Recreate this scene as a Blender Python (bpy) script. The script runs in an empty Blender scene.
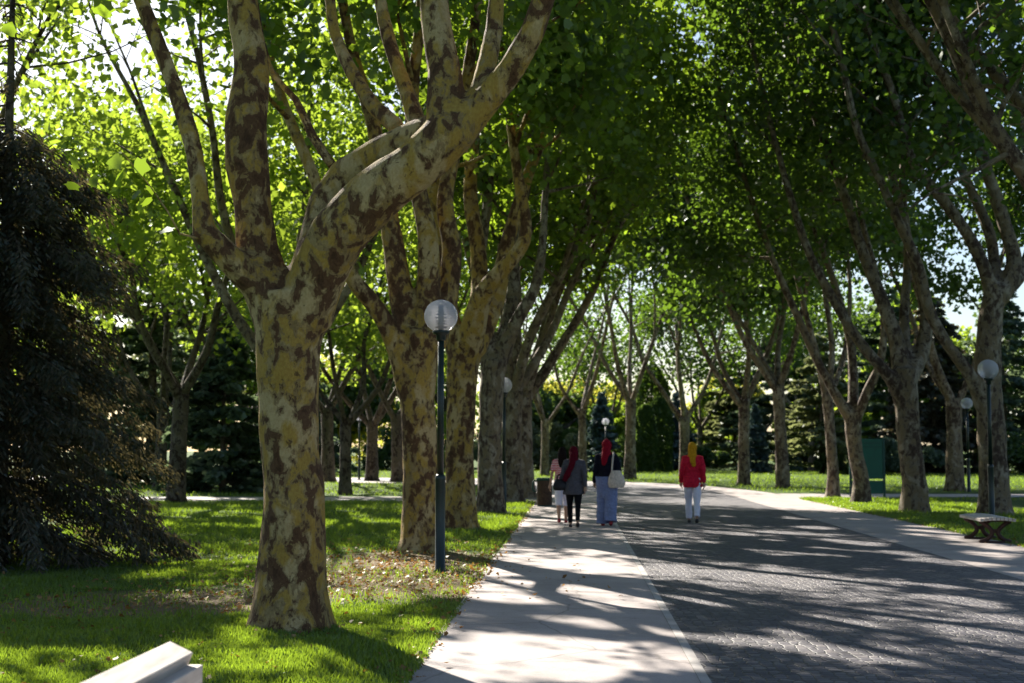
import bpy, math, random
import numpy as np
from mathutils import Vector, Matrix, noise as mnoise
random.seed(7); RNG = np.random.default_rng(11)
R = math.radians
sc = bpy.context.scene
COL = sc.collection
# ---------------------------------------------------------------- camera
W, H = 1024, 683
F = 1400.0; CAMH = 1.5
PITCH = math.atan((450 - 341.5) / F)
cam_d = bpy.data.cameras.new('camera'); cam = bpy.data.objects.new('camera', cam_d); COL.objects.link(cam)
cam.location = (0, 0, CAMH); cam.rotation_euler = (R(90) + PITCH, 0, 0)
cam_d.sensor_width = 36.0; cam_d.lens = F / W * 36.0
cam_d.clip_start = 0.1; cam_d.clip_end = 2000
cam_d.dof.use_dof = True; cam_d.dof.focus_distance = 10.5; cam_d.dof.aperture_fstop = 3.4
sc.camera = cam
# ---------------------------------------------------------------- sky and sun
SUN_EL = R(33); SUN_AZ = R(-26)          # azimuth measured from +Y towards +X
w = bpy.data.worlds.new('World'); sc.world = w; w.use_nodes = True
nt = w.node_tree; bg = nt.nodes['Background']
sky = nt.nodes.new('ShaderNodeTexSky'); sky.sky_type = 'NISHITA'; sky.sun_disc = False
sky.sun_elevation = SUN_EL; sky.sun_rotation = SUN_AZ
sky.air_density = 1.0; sky.dust_density = 1.0; sky.ozone_density = 2.0
nt.links.new(sky.outputs[0], bg.inputs[0]); bg.inputs[1].default_value = 0.05
sd = bpy.data.lights.new('sun', 'SUN'); so = bpy.data.objects.new('sun', sd); COL.objects.link(so)
sd.energy = 5.0; sd.angle = R(0.5); sd.color = (1.0, 0.93, 0.82)
SDIR = Vector((math.sin(SUN_AZ) * math.cos(SUN_EL), math.cos(SUN_AZ) * math.cos(SUN_EL), math.sin(SUN_EL)))
so.rotation_euler = SDIR.to_track_quat('Z', 'Y').to_euler(); so.location = (-20, 40, 40)
sc.view_settings.view_transform = 'Standard'; sc.view_settings.look = 'None'
sc.view_settings.gamma = 1; sc.view_settings.use_curve_mapping = False
sc.view_settings.exposure = 1.62
cy = sc.cycles
cy.max_bounces = 6; cy.diffuse_bounces = 3; cy.glossy_bounces = 2; cy.transmission_bounces = 4; cy.transparent_max_bounces = 6
cy.use_denoising = True; cy.caustics_reflective = False; cy.caustics_refractive = False
# ---------------------------------------------------------------- projection helpers (used only to measure places from the photograph)
ct, st_ = math.cos(PITCH), math.sin(PITCH)
def ray(px, py):
    X = (px - 512) / F; Y = (341.5 - py) / F
    return Vector((X, ct - Y * st_, st_ + Y * ct))
def G(px, py, z=0.0):
    r = ray(px, py); t = (z - CAMH) / r.z
    return Vector((r.x * t, r.y * t, z))
def PX(px, py, y):
    r = ray(px, py); t = y / r.y
    return Vector((r.x * t, y, CAMH + r.z * t))
def UV(u, v, z=0.0):                     # avenue coordinates: u across, v ahead
    return Vector((u + v * 61 / F, v, z))
# ---------------------------------------------------------------- tags and linking
def tag(o, label=None, cat=None, group=None, kind=None):
    if label: o['label'] = label
    if cat: o['category'] = cat
    if group: o['group'] = group
    if kind: o['kind'] = kind
    return o
def empty(name, loc=(0, 0, 0), rz=0, label=None, cat=None, group=None):
    o = bpy.data.objects.new(name, None); COL.objects.link(o)
    o.location = loc; o.rotation_euler = (0, 0, rz); o.empty_display_size = .1
    return tag(o, label, cat, group)
def copy_tree(o, parent=None):
    c = o.copy(); COL.objects.link(c); c.parent = parent
    for ch in list(o.children): copy_tree(ch, c)
    return c
class MB:
    def __init__(s): s.v = []; s.f = []
    def add(s, vs, fs):
        b = len(s.v); s.v += [tuple(v) for v in vs]; s.f += [tuple(i + b for i in f) for f in fs]; return s
    def box(s, c, d, rz=0, rx=0, ry=0, bev=0.0):
        x, y, z = d[0] / 2, d[1] / 2, d[2] / 2
        M = Matrix.Translation(c) @ Matrix.Rotation(rz, 4, 'Z') @ Matrix.Rotation(ry, 4, 'Y') @ Matrix.Rotation(rx, 4, 'X')
        vs = [M @ Vector((i * x, j * y, k * z)) for k in (-1, 1) for j in (-1, 1) for i in (-1, 1)]
        return s.add(vs, [(0, 2, 3, 1), (4, 5, 7, 6), (0, 1, 5, 4), (2, 6, 7, 3), (0, 4, 6, 2), (1, 3, 7, 5)])
    def tube(s, pts, rad, n=8, cap=True, flat=None, lump=0.0, seed=0):
        pts = [Vector(p) for p in pts]; m = len(pts)
        if not hasattr(rad, '__len__'): rad = [rad] * m
        vs = []; up = None
        for i, p in enumerate(pts):
            t = (pts[min(i + 1, m - 1)] - pts[max(i - 1, 0)])
            if t.length < 1e-9: t = Vector((0, 0, 1))
            t.normalize()
            if up is None:
                a = Vector((1, 0, 0)) if abs(t.x) < .8 else Vector((0, 1, 0))
                up = (a - t * a.dot(t)).normalized()
            else:
                up = (up - t * up.dot(t)); up = up.normalized() if up.length > 1e-6 else t.orthogonal().normalized()
            sd_ = t.cross(up)
            for k in range(n):
                a = 2 * math.pi * k / n; r = rad[i]
                q = up * math.cos(a) * (flat[0] if flat else 1) + sd_ * math.sin(a) * (flat[1] if flat else 1)
                if lump: r *= 1 + lump * mnoise.noise((p + q * r) * 2.6 + Vector((seed, 0, 0))) + lump * .5 * mnoise.noise((p + q * r) * 7)
                vs.append(p + q * r)
        fs = [(i * n + k, i * n + (k + 1) % n, (i + 1) * n + (k + 1) % n, (i + 1) * n + k) for i in range(m - 1) for k in range(n)]
        if cap: fs += [tuple(reversed(range(n))), tuple(range((m - 1) * n, m * n))]
        return s.add(vs, fs)
    def lathe(s, prof, n=24, c=(0, 0, 0)):
        vs = [(c[0] + r * math.cos(2 * math.pi * k / n), c[1] + r * math.sin(2 * math.pi * k / n), c[2] + z) for r, z in prof for k in range(n)]
        m = len(prof)
        fs = [(i * n + k, i * n + (k + 1) % n, (i + 1) * n + (k + 1) % n, (i + 1) * n + k) for i in range(m - 1) for k in range(n)]
        fs += [tuple(reversed(range(n))), tuple(range((m - 1) * n, m * n))]
        return s.add(vs, fs)
    def ell(s, c, r, n=14, m=9, rot=None):
        c = Vector(c); vs = []
        for i in range(m + 1):
            th = math.pi * (i + .02) / (m + .04)
            for k in range(n):
                a = 2 * math.pi * k / n
                q = Vector((r[0] * math.sin(th) * math.cos(a), r[1] * math.sin(th) * math.sin(a), -r[2] * math.cos(th)))
                if rot: q = rot @ q
                vs.append(c + q)
        fs = [(i * n + k, i * n + (k + 1) % n, (i + 1) * n + (k + 1) % n, (i + 1) * n + k) for i in range(m) for k in range(n)]
        fs += [tuple(reversed(range(n))), tuple(range(m * n, (m + 1) * n))]
        return s.add(vs, fs)
    def build(s, name, mat, parent=None, smooth=True, bevel=0, remesh=0, sm=0, sub=0):
        me = bpy.data.meshes.new(name); me.from_pydata(s.v, [], s.f); me.update()
        if smooth: me.polygons.foreach_set('use_smooth', [True] * len(me.polygons))
        me.materials.append(mat)
        o = bpy.data.objects.new(name, me); COL.objects.link(o); o.parent = parent
        if bevel:
            b = o.modifiers.new('bevel', 'BEVEL'); b.width = bevel; b.segments = 2; b.limit_method = 'ANGLE'
        if remesh:
            b = o.modifiers.new('remesh', 'REMESH'); b.mode = 'VOXEL'; b.voxel_size = remesh; b.use_smooth_shade = True
        if sm:
            b = o.modifiers.new('smooth', 'SMOOTH'); b.factor = .6; b.iterations = sm
        return o
def catmull(pts, rad, step=0.25):
    P = [Vector(p) for p in pts]; n = len(P); op = []; orr = []
    for i in range(n - 1):
        p0, p1, p2, p3 = P[max(i - 1, 0)], P[i], P[i + 1], P[min(i + 2, n - 1)]
        k = max(1, int((p2 - p1).length / step))
        for j in range(k):
            t = j / k
            op.append(.5 * ((2 * p1) + (p2 - p0) * t + (2 * p0 - 5 * p1 + 4 * p2 - p3) * t * t + (-p0 + 3 * p1 - 3 * p2 + p3) * t ** 3))
            orr.append(rad[i] * (1 - t) + rad[i + 1] * t)
    op.append(P[-1]); orr.append(rad[-1])
    return op, orr
# ---------------------------------------------------------------- materials
class NT:
    def __init__(s, name):
        s.m = bpy.data.materials.new(name); s.m.use_nodes = True; s.t = s.m.node_tree; s.n = s.t.nodes; s.l = s.t.links
        s.b = s.n['Principled BSDF']; s.out = s.n['Material Output']
    def new(s, ty, **kw):
        x = s.n.new(ty)
        for k, v in kw.items(): setattr(x, k, v)
        return x
    def set(s, node, name, v):
        if isinstance(v, bpy.types.NodeSocket): s.l.new(v, node.inputs[name])
        else: node.inputs[name].default_value = v
    def coord(s, out='Object', scale=(1, 1, 1)):
        tc = s.new('ShaderNodeTexCoord'); mp = s.new('ShaderNodeMapping'); s.l.new(tc.outputs[out], mp.inputs[0]); mp.inputs['Scale'].default_value = scale
        return mp.outputs[0]
    def noise(s, vec, scale, detail=4, rough=.55, dist=0.0):
        x = s.new('ShaderNodeTexNoise'); s.l.new(vec, x.inputs['Vector'])
        x.inputs['Scale'].default_value = scale; x.inputs['Detail'].default_value = detail; x.inputs['Roughness'].default_value = rough; x.inputs['Distortion'].default_value = dist
        return x.outputs['Fac']
    def ramp(s, fac, stops, interp='LINEAR'):
        x = s.new('ShaderNodeValToRGB'); s.l.new(fac, x.inputs[0]); cr = x.color_ramp; cr.interpolation = interp
        while len(cr.elements) < len(stops): cr.elements.new(.5)
        for e, (p, c) in zip(cr.elements, stops): e.position = p; e.color = (c[0], c[1], c[2], 1) if hasattr(c, '__len__') else (c, c, c, 1)
        return x.outputs[0]
    def mix(s, fac, a, b, mode='MIX'):
        x = s.new('ShaderNodeMix', data_type='RGBA', blend_type=mode)
        for idx, v in ((0, fac), (6, a), (7, b)):
            if isinstance(v, bpy.types.NodeSocket): s.l.new(v, x.inputs[idx])
            elif idx == 0: x.inputs[0].default_value = v
            else: x.inputs[idx].default_value = (v[0], v[1], v[2], 1)
        return x.outputs[2]
    def bump(s, h, strength=.5, dist=.02):
        x = s.new('ShaderNodeBump'); s.l.new(h, x.inputs['Height']); x.inputs['Strength'].default_value = strength; x.inputs['Distance'].default_value = dist
        s.l.new(x.outputs[0], s.b.inputs['Normal'])
    def fin(s, col, rough=.7, spec=.3, metal=0):
        s.set(s.b, 'Base Color', col if isinstance(col, bpy.types.NodeSocket) else (*col, 1)); s.set(s.b, 'Roughness', rough)
        s.b.inputs['Specular IOR Level'].default_value = spec; s.b.inputs['Metallic'].default_value = metal
        return s.m
def simple(name, col, rough=.6, spec=.3, metal=0, nz=30, amt=.25):
    t = NT(name); f = t.noise(t.coord(), nz, 4)
    c = t.ramp(f, [(.3, tuple(x * (1 - amt) for x in col)), (.7, tuple(min(1, x * (1 + amt)) for x in col))])
    t.bump(f, .25, .005)
    return t.fin(c, rough, spec, metal)
def bark_mat(name, pale, olive, brown, s=1.0):
    t = NT(name)
    oi = t.new('ShaderNodeObjectInfo'); tc = t.new('ShaderNodeTexCoord')
    vm = t.new('ShaderNodeVectorMath', operation='SCALE'); vc = t.new('ShaderNodeCombineXYZ')
    t.l.new(oi.outputs['Random'], vc.inputs[0]); t.l.new(oi.outputs['Random'], vc.inputs[1]); t.l.new(vc.outputs[0], vm.inputs[0]); vm.inputs['Scale'].default_value = 40
    va = t.new('ShaderNodeVectorMath', operation='ADD'); t.l.new(tc.outputs['Object'], va.inputs[0]); t.l.new(vm.outputs[0], va.inputs[1])
    mp = t.new('ShaderNodeMapping'); t.l.new(va.outputs[0], mp.inputs[0]); mp.inputs['Scale'].default_value = (1, 1, .68)
    v = mp.outputs[0]
    n1 = t.noise(v, 1.6 * s, 3, .5, .3); n2 = t.noise(v, 8.5 * s, 8, .6, .35); n4 = t.noise(v, 45 * s, 5, .7); n5 = t.noise(v, 17 * s, 4, .6, .3); n6 = t.noise(v, 3.0 * s, 6, .55, .5)
    ma = t.new('ShaderNodeMath', operation='MULTIPLY_ADD'); t.l.new(n1, ma.inputs[0]); ma.inputs[1].default_value = .55; t.l.new(n2, ma.inputs[2])
    mb_ = t.new('ShaderNodeMath', operation='SUBTRACT'); t.l.new(ma.outputs[0], mb_.inputs[0]); mb_.inputs[1].default_value = .275
    mid = tuple(.45 * a + .35 * b + .04 for a, b in zip(olive, brown)); grey = (pale[0] * .68, pale[1] * .67, pale[2] * .64)
    c = t.mix(t.ramp(n6, [(.42, 0), (.50, 1)]), pale, olive)
    c = t.mix(t.ramp(n6, [(.60, 0), (.62, .9)]), c, grey)
    c = t.mix(t.ramp(mb_.outputs[0], [(.49, 0), (.50, .8)]), c, mid)
    c = t.mix(t.ramp(mb_.outputs[0], [(.545, 0), (.56, .95)]), c, brown)
    c = t.mix(t.ramp(mb_.outputs[0], [(.63, 0), (.68, .7)]), c, tuple(b * .5 for b in brown))
    c = t.mix(t.ramp(n5, [(.62, 0), (.65, .7)]), c, tuple(b * .7 for b in brown))
    c = t.mix(.6, c, t.ramp(n4, [(.3, .25), (.7, .8)]), 'SOFT_LIGHT')
    h = t.mix(.45, t.ramp(mb_.outputs[0], [(.485, 0), (.50, .5), (.545, .55), (.56, 1)]), t.ramp(n4, [(.2, 0), (.8, 1)]))
    t.bump(h, .8, .02)
    return t.fin(c, .8, .2)
def leaf_mat(name, c0, c1, tr, mixf=.45, clump=.7, gloss=.12):
    t = NT(name); t.n.remove(t.b)
    geo = t.new('ShaderNodeNewGeometry'); f = t.noise(t.coord(), clump, 3)
    rp = geo.outputs['Random Per Island']
    m = t.new('ShaderNodeMath', operation='ADD'); t.l.new(f, m.inputs[0]); t.l.new(rp, m.inputs[1])
    m2 = t.new('ShaderNodeMath', operation='MULTIPLY'); t.l.new(m.outputs[0], m2.inputs[0]); m2.inputs[1].default_value = .5
    c = t.ramp(m2.outputs[0], [(.25, c0), (.75, c1)])
    ctr = t.ramp(m2.outputs[0], [(.25, tuple(x * .65 for x in tr)), (.75, tr)])
    d = t.new('ShaderNodeBsdfDiffuse'); t.l.new(c, d.inputs[0])
    q = t.new('ShaderNodeBsdfTranslucent'); t.l.new(ctr, q.inputs[0])
    mx = t.new('ShaderNodeMixShader'); mx.inputs[0].default_value = mixf; t.l.new(d.outputs[0], mx.inputs[1]); t.l.new(q.outputs[0], mx.inputs[2])
    g = t.new('ShaderNodeBsdfGlossy'); g.inputs['Roughness'].default_value = .45; g.inputs[0].default_value = (.8, .85, .8, 1)
    m3 = t.new('ShaderNodeMixShader'); m3.inputs[0].default_value = gloss * .4; t.l.new(mx.outputs[0], m3.inputs[1]); t.l.new(g.outputs[0], m3.inputs[2])
    t.l.new(m3.outputs[0], t.out.inputs[0])
    return t.m
M = {}
M['bark_warm'] = bark_mat('bark_warm', (.43, .315, .15), (.35, .225, .05), (.10, .05, .024))
M['bark_grey'] = bark_mat('bark_grey', (.28, .235, .175), (.18, .135, .08), (.07, .045, .032))  # greyer, darker bark copy, with the right row's shade in its colour
M['bark_dark'] = bark_mat('bark_dark', (.15, .12, .09), (.10, .08, .05), (.04, .026, .018))
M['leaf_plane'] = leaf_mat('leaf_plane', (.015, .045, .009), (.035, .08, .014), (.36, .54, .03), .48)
M['leaf_plane_dark'] = leaf_mat('leaf_plane_dark', (.009, .027, .009), (.022, .052, .014), (.22, .38, .028), .42)  # darker plane leaf, the shade under the avenue crowns put into its colour
M['leaf_spruce'] = leaf_mat('leaf_spruce', (.018, .034, .022), (.085, .065, .04), (.17, .14, .06), .3, .6)
M['leaf_cedar'] = leaf_mat('leaf_cedar', (.035, .065, .045), (.09, .13, .085), (.22, .30, .14), .42, .9)
M['leaf_blue'] = leaf_mat('leaf_blue', (.05, .085, .09), (.12, .17, .17), (.1, .15, .12), .25, .9)
M['leaf_thuja'] = leaf_mat('leaf_thuja', (.02, .045, .012), (.05, .09, .02), (.2, .32, .05), .42, 1.2)
M['leaf_yellow'] = leaf_mat('leaf_yellow', (.12, .13, .02), (.28, .27, .04), (.75, .74, .10), .62, .6)
M['leaf_olive'] = leaf_mat('leaf_olive', (.07, .085, .04), (.19, .20, .11), (.34, .38, .14), .4, .6)
M['leaf_light'] = leaf_mat('leaf_light', (.025, .065, .010), (.08, .14, .018), (.44, .60, .05), .55, .6)  # lighter leaf copy, sunlight on the background crowns put into its colour
M['grass'] = leaf_mat('grass', (.035, .075, .008), (.075, .13, .014), (.34, .50, .03), .5, 1.5)
M['litter'] = leaf_mat('litter', (.16, .07, .02), (.38, .22, .08), (.4, .2, .04), .3, 9)
# ground
t = NT('lawn_soil'); v = t.coord(); n1 = t.noise(v, .35, 5); n2 = t.noise(v, 22, 6, .7); n3 = t.noise(v, 3, 4)
c = t.ramp(n2, [(.3, (.02, .05, .006)), (.55, (.055, .10, .012)), (.75, (.11, .15, .025))])
c = t.mix(t.ramp(n3, [(.6, 0), (.72, .6)]), c, (.10, .075, .035)); 
def bare(cx, cy_, rx, ry, rot):
    tc = t.new('ShaderNodeTexCoord'); mp = t.new('ShaderNodeMapping', vector_type='TEXTURE'); t.l.new(tc.outputs['Object'], mp.inputs[0])
    mp.inputs['Location'].default_value = (cx, cy_, 0); mp.inputs['Rotation'].default_value = (0, 0, rot); mp.inputs['Scale'].default_value = (rx, ry, 1)
    ln = t.new('ShaderNodeVectorMath', operation='LENGTH'); t.l.new(mp.outputs[0], ln.inputs[0])
    ad = t.new('ShaderNodeMath', operation='MULTIPLY_ADD'); t.l.new(n3, ad.inputs[0]); ad.inputs[1].default_value = 1.4; t.l.new(ln.outputs['Value'], ad.inputs[2])
    return t.ramp(ad.outputs[0], [(.0, 1), (.85, 1), (1.0, 0)]) , ad
BARE = [(-3.55, 13.9, 1.7, 1.5, 0.2), (-1.2, 16.4, 2.0, 2.6, 0.1), (-1.4, 19.5, 1.2, 1.8, 0)]
soil = t.ramp(t.noise(v, 40, 5, .7), [(.3, (.11, .075, .045)), (.7, (.26, .19, .12))])
for b in BARE:
    tc = t.new('ShaderNodeTexCoord'); mp = t.new('ShaderNodeMapping', vector_type='TEXTURE'); t.l.new(tc.outputs['Object'], mp.inputs[0])
    mp.inputs['Location'].default_value = (b[0], b[1], 0); mp.inputs['Rotation'].default_value = (0, 0, b[4]); mp.inputs['Scale'].default_value = (b[2], b[3], 1)
    ln = t.new('ShaderNodeVectorMath', operation='LENGTH'); t.l.new(mp.outputs[0], ln.inputs[0])
    ad = t.new('ShaderNodeMath', operation='MULTIPLY_ADD'); t.l.new(n3, ad.inputs[0]); ad.inputs[1].default_value = .9; t.l.new(ln.outputs['Value'], ad.inputs[2])
    mr = t.new('ShaderNodeMapRange'); t.l.new(ad.outputs[0], mr.inputs[0]); mr.inputs[1].default_value = 1.15; mr.inputs[2].default_value = 1.5; mr.inputs[3].default_value = .9; mr.inputs[4].default_value = 0
    c = t.mix(mr.outputs[0], c, soil)
t.bump(n2, .8, .03); M['lawn'] = t.fin(c, .9, .1)
t = NT('path_concrete'); v = t.coord(); n1 = t.noise(v, 1.2, 5); n2 = t.noise(v, 90, 3, .7); n3 = t.noise(v, 8, 6, .7)
c = t.ramp(n1, [(.3, (.33, .285, .27)), (.7, (.42, .37, .35))]); c = t.mix(.5, c, t.ramp(n2, [(.35, .3), (.65, .72)]), 'SOFT_LIGHT')
c = t.mix(t.ramp(n3, [(.56, 0), (.75, .35)]), c, (.15, .12, .09)); 
vc_ = t.new('ShaderNodeTexVoronoi', feature='DISTANCE_TO_EDGE'); vc_.inputs['Scale'].default_value = .55
wn_ = t.new('ShaderNodeMix', data_type='VECTOR'); wn_.inputs[0].default_value = .12; t.l.new(v, wn_.inputs[4])
nn_ = t.new('ShaderNodeTexNoise'); nn_.inputs['Scale'].default_value = 3; nn_.inputs['Detail'].default_value = 6; t.l.new(v, nn_.inputs['Vector']); t.l.new(nn_.outputs['Color'], wn_.inputs[5]); t.l.new(wn_.outputs[1], vc_.inputs['Vector'])
c = t.mix(t.ramp(vc_.outputs[0], [(0, .5), (.008, 0)]), c, (.08, .07, .06))
n9 = t.noise(v, .5, 6, .7); c = t.mix(t.ramp(n9, [(.5, 0), (.62, .3)]), c, (.2, .175, .16))
t.bump(n2, .4, .004); M['path'] = t.fin(c, .75, .3)
t = NT('kerb_stone'); v = t.coord(); n1 = t.noise(v, 3, 4); c = t.ramp(n1, [(.3, (.30, .275, .25)), (.7, (.47, .44, .42))]); t.bump(t.noise(v, 60, 3), .3, .004); M['kerb'] = t.fin(c, .75, .25)
t = NT('granite_setts'); v = t.coord(scale=(1, 1, 1)); wn = t.noise(v, 1.1, 2)
vo = t.new('ShaderNodeTexVoronoi', feature='DISTANCE_TO_EDGE'); vo.inputs['Scale'].default_value = 12.0; vo.inputs['Randomness'].default_value = .55; t.l.new(v, vo.inputs['Vector'])
vo2 = t.new('ShaderNodeTexVoronoi'); vo2.inputs['Scale'].default_value = 12.0; vo2.inputs['Randomness'].default_value = .55; t.l.new(v, vo2.inputs['Vector'])
bw = t.new('ShaderNodeSeparateColor'); t.l.new(vo2.outputs['Color'], bw.inputs[0])
c = t.ramp(bw.outputs[0], [(0, (.06, .057, .072)), (.6, (.11, .102, .12)), (1, (.20, .18, .18))])
c = t.mix(t.ramp(vo.outputs[0], [(0.02, 1), (.11, 0)]), c, (.04, .036, .034))
c = t.mix(t.ramp(wn, [(.35, 0), (.8, .35)]), c, (.15, .14, .13))
hh = t.ramp(vo.outputs[0], [(0.0, 0), (.10, .8), (.4, 1)]); hm = t.mix(.2, hh, t.noise(v, 70, 3)); t.bump(hm, .9, .018); M['setts'] = t.fin(c, .6, .35)
M['pole'] = simple('pole_paint', (.006, .018, .016), .4, .5, 0, 20)
M['iron'] = simple('cast_iron', (.03, .018, .014), .5, .4, 0, 30, .4)
M['rust'] = simple('rusty_iron', (.045, .02, .014), .6, .3, 0, 30, .4)
t = NT('pale_timber'); v = t.coord(scale=(6, .6, 6)); n1 = t.noise(v, 4, 6, .6, .4); c = t.ramp(n1, [(.3, (.34, .28, .24)), (.5, (.52, .46, .41)), (.7, (.62, .57, .52))]); t.bump(n1, .3, .004); M['timber'] = t.fin(c, .65, .3)
M['bin_wood'] = simple('bin_wood', (.075, .045, .03), .7, .2, 0, 14, .4)
M['green_paint'] = simple('green_paint', (.0, .075, .05), .5, .4, 0, 6, .12)
M['green_dark'] = simple('green_dark', (.0, .045, .035), .5, .4, 0, 8, .12)
M['white_paint'] = simple('white_paint', (.75, .75, .7), .5, .4)
def cloth(name, col, nz=35, amt=.25): return simple(name, col, .85, .1, 0, nz, amt)
M['skin'] = simple('skin', (.42, .25, .17), .55, .3, 0, 20, .08)
M['hair'] = simple('hair', (.012, .007, .006), .8, .08, 0, 80, .5)
t = NT('globe_glass'); t.n.remove(t.b)
g = t.new('ShaderNodeBsdfGlass'); g.inputs['Roughness'].default_value = .18; g.inputs['IOR'].default_value = 1.12; g.inputs[0].default_value = (.93, .94, .97, 1)
q = t.new('ShaderNodeBsdfTranslucent'); q.inputs[0].default_value = (.8, .8, .86, 1); d = t.new('ShaderNodeBsdfDiffuse'); d.inputs[0].default_value = (.62, .62, .68, 1)
wv = t.new('ShaderNodeTexWave', bands_direction='Z'); tc = t.new('ShaderNodeTexCoord'); t.l.new(tc.outputs['Object'], wv.inputs[0]); wv.inputs['Scale'].default_value = 14
bp = t.new('ShaderNodeBump'); t.l.new(wv.outputs['Fac'], bp.inputs['Height']); bp.inputs['Strength'].default_value = .25; bp.inputs['Distance'].default_value = .01
for x in (g, q, d): t.l.new(bp.outputs[0], x.inputs['Normal'])
m1 = t.new('ShaderNodeMixShader'); m1.inputs[0].default_value = .5; t.l.new(d.outputs[0], m1.inputs[1]); t.l.new(q.outputs[0], m1.inputs[2])
m2 = t.new('ShaderNodeMixShader'); m2.inputs[0].default_value = .35; t.l.new(m1.outputs[0], m2.inputs[1]); t.l.new(g.outputs[0], m2.inputs[2]); t.l.new(m2.outputs[0], t.out.inputs[0]); M['globe'] = t.m
# ---------------------------------------------------------------- foliage in numpy
MAPLE = np.array([(0, -.42), (.24, -.42), (.50, -.30), (.42, -.08), (.60, .16), (.34, .24), (.20, .42), (.0, .60), (-.20, .40), (-.34, .24), (-.60, .14), (-.42, -.08), (-.50, -.32), (-.24, -.40)]) * .92
QUAD = np.array([(0, -.5), (.42, 0.05), (0, .6), (-.42, 0.05)])
NEEDLE = np.array([(0, -.5), (.09, 0), (0, .5), (-.09, 0)])
def leaf_mesh(name, P, S, mat, parent, tmpl=QUAD, nrm=None, axis=None, up=.6, fold=.15):
    n = len(P); k = len(tmpl)
    if n == 0: P = np.zeros((1, 3)); S = np.array([.01]); n = 1; axis = None
    N = RNG.normal(size=(n, 3)); N[:, 2] = N[:, 2] * .8 + up * np.sign(RNG.random(n) - .15)
    N /= np.linalg.norm(N, axis=1)[:, None]
    A = RNG.normal(size=(n, 3)) if axis is None else axis + RNG.normal(size=(n, 3)) * .25
    if axis is None: A[:, 2] -= .5
    if axis is None:
        A -= N * np.sum(A * N, axis=1)[:, None]
    else:
        A /= np.linalg.norm(A, axis=1)[:, None]; N -= A * np.sum(A * N, axis=1)[:, None]; N /= np.linalg.norm(N, axis=1)[:, None] + 1e-9
    A /= np.linalg.norm(A, axis=1)[:, None] + 1e-9
    B = np.cross(N, A)
    V = P[:, None, :] + S[:, None, None] * (B[:, None, :] * tmpl[None, :, 0:1] + A[:, None, :] * tmpl[None, :, 1:2] + N[:, None, :] * (np.abs(tmpl[None, :, 0:1]) * fold))
    V = V.reshape(-1, 3).astype(np.float32)
    me = bpy.data.meshes.new(name); me.vertices.add(n * k); me.vertices.foreach_set('co', V.ravel())
    me.loops.add(n * k); me.loops.foreach_set('vertex_index', np.arange(n * k, dtype=np.int32))
    me.polygons.add(n); me.polygons.foreach_set('loop_start', np.arange(0, n * k, k, dtype=np.int32)); me.polygons.foreach_set('loop_total', np.full(n, k, dtype=np.int32))
    me.update(calc_edges=True); me.materials.append(mat)
    o = bpy.data.objects.new(name, me); COL.objects.link(o); o.parent = parent
    return o
# leaves cut out of the crowns along the sun's rays to light chosen ground
_ph = np.random.default_rng(3)
_w = [(_ph.uniform(1.2, 6.5), _ph.uniform(.5, 2.6), _ph.uniform(0, 6.28), _ph.uniform(0, 6.28)) for _ in range(12)]
SH = np.array([-SDIR.x, -SDIR.y]); SH /= np.linalg.norm(SH)
def streak(gx, gy):
    al = gx * SH[0] + gy * SH[1]; ac = gx * -SH[1] + gy * SH[0]
    s = 0
    for a, b, p, q in _w: s = s + np.sin(ac * a + p + .7 * np.sin(al * b * .6 + q)) * np.cos(al * b + q)
    return s / 2.2
LIT = [  # cx, cy, rx, ry, angle(deg, image), strength
    (560, 657, 150, 20, 0, 2.2), (480, 668, 70, 24, 0, 1.6), (600, 603, 90, 10, 3, 1.5), (520, 590, 80, 12, 0, 1.5), (610, 628, 70, 8, 8, .8), (560, 565, 50, 5, 2, .6), (620, 550, 75, 4, 2, 1.2),
    (590, 520, 60, 3, 0, 1.0), (690, 520, 60, 2.5, 2, .8), (700, 575, 130, 5, 4, 1.2), (860, 585, 120, 6, 9, 1.1), (760, 610, 150, 5, 8, 1.0), (930, 625, 110, 6, 10, 1.0), (860, 655, 150, 6, 6, 1.0),
    (960, 535, 70, 7, 6, 1.2), (930, 560, 110, 5, 8, 1.1), (880, 545, 80, 3, 6, .9), (985, 522, 34, 4, 0, 1.2), (1003, 553, 34, 7, 0, 2.2), (700, 545, 120, 3, 3, .7), (730, 640, 90, 5, 6, .9), (1000, 590, 60, 5, 8, .8),
    (40, 603, 90, 9, 0, 1.0), (30, 650, 80, 12, 0, 1.2), (150, 660, 60, 12, 0, 1.7), (110, 640, 60, 5, 0, .8), (370, 600, 90, 18, -8, 1.5), (410, 578, 110, 18, 0, 2.4), (400, 630, 60, 10, -10, .9), (250, 560, 120, 5, 0, .4), (440, 655, 30, 10, 0, .8),
    (330, 524, 110, 4, 0, 1.2), (210, 495, 90, 6, 0, 1.5), (300, 488, 80, 5, 0, 1.6), (380, 493, 60, 4, 0, 1.5), (240, 512, 60, 4, 0, 1.1), (505, 522, 28, 8, 0, 1.4), (515, 508, 20, 5, 0, 1.3), (470, 545, 30, 5, 0, .8),
    (830, 482, 200, 5, 0, 2.4), (960, 483, 100, 5, 0, 2.2), (560, 473, 60, 2.5, 0, 1.4), (700, 479, 80, 2.5, 0, 1.2), (740, 500, 50, 3, 6, .8), (660, 492, 60, 2, 0, .6)]
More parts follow.
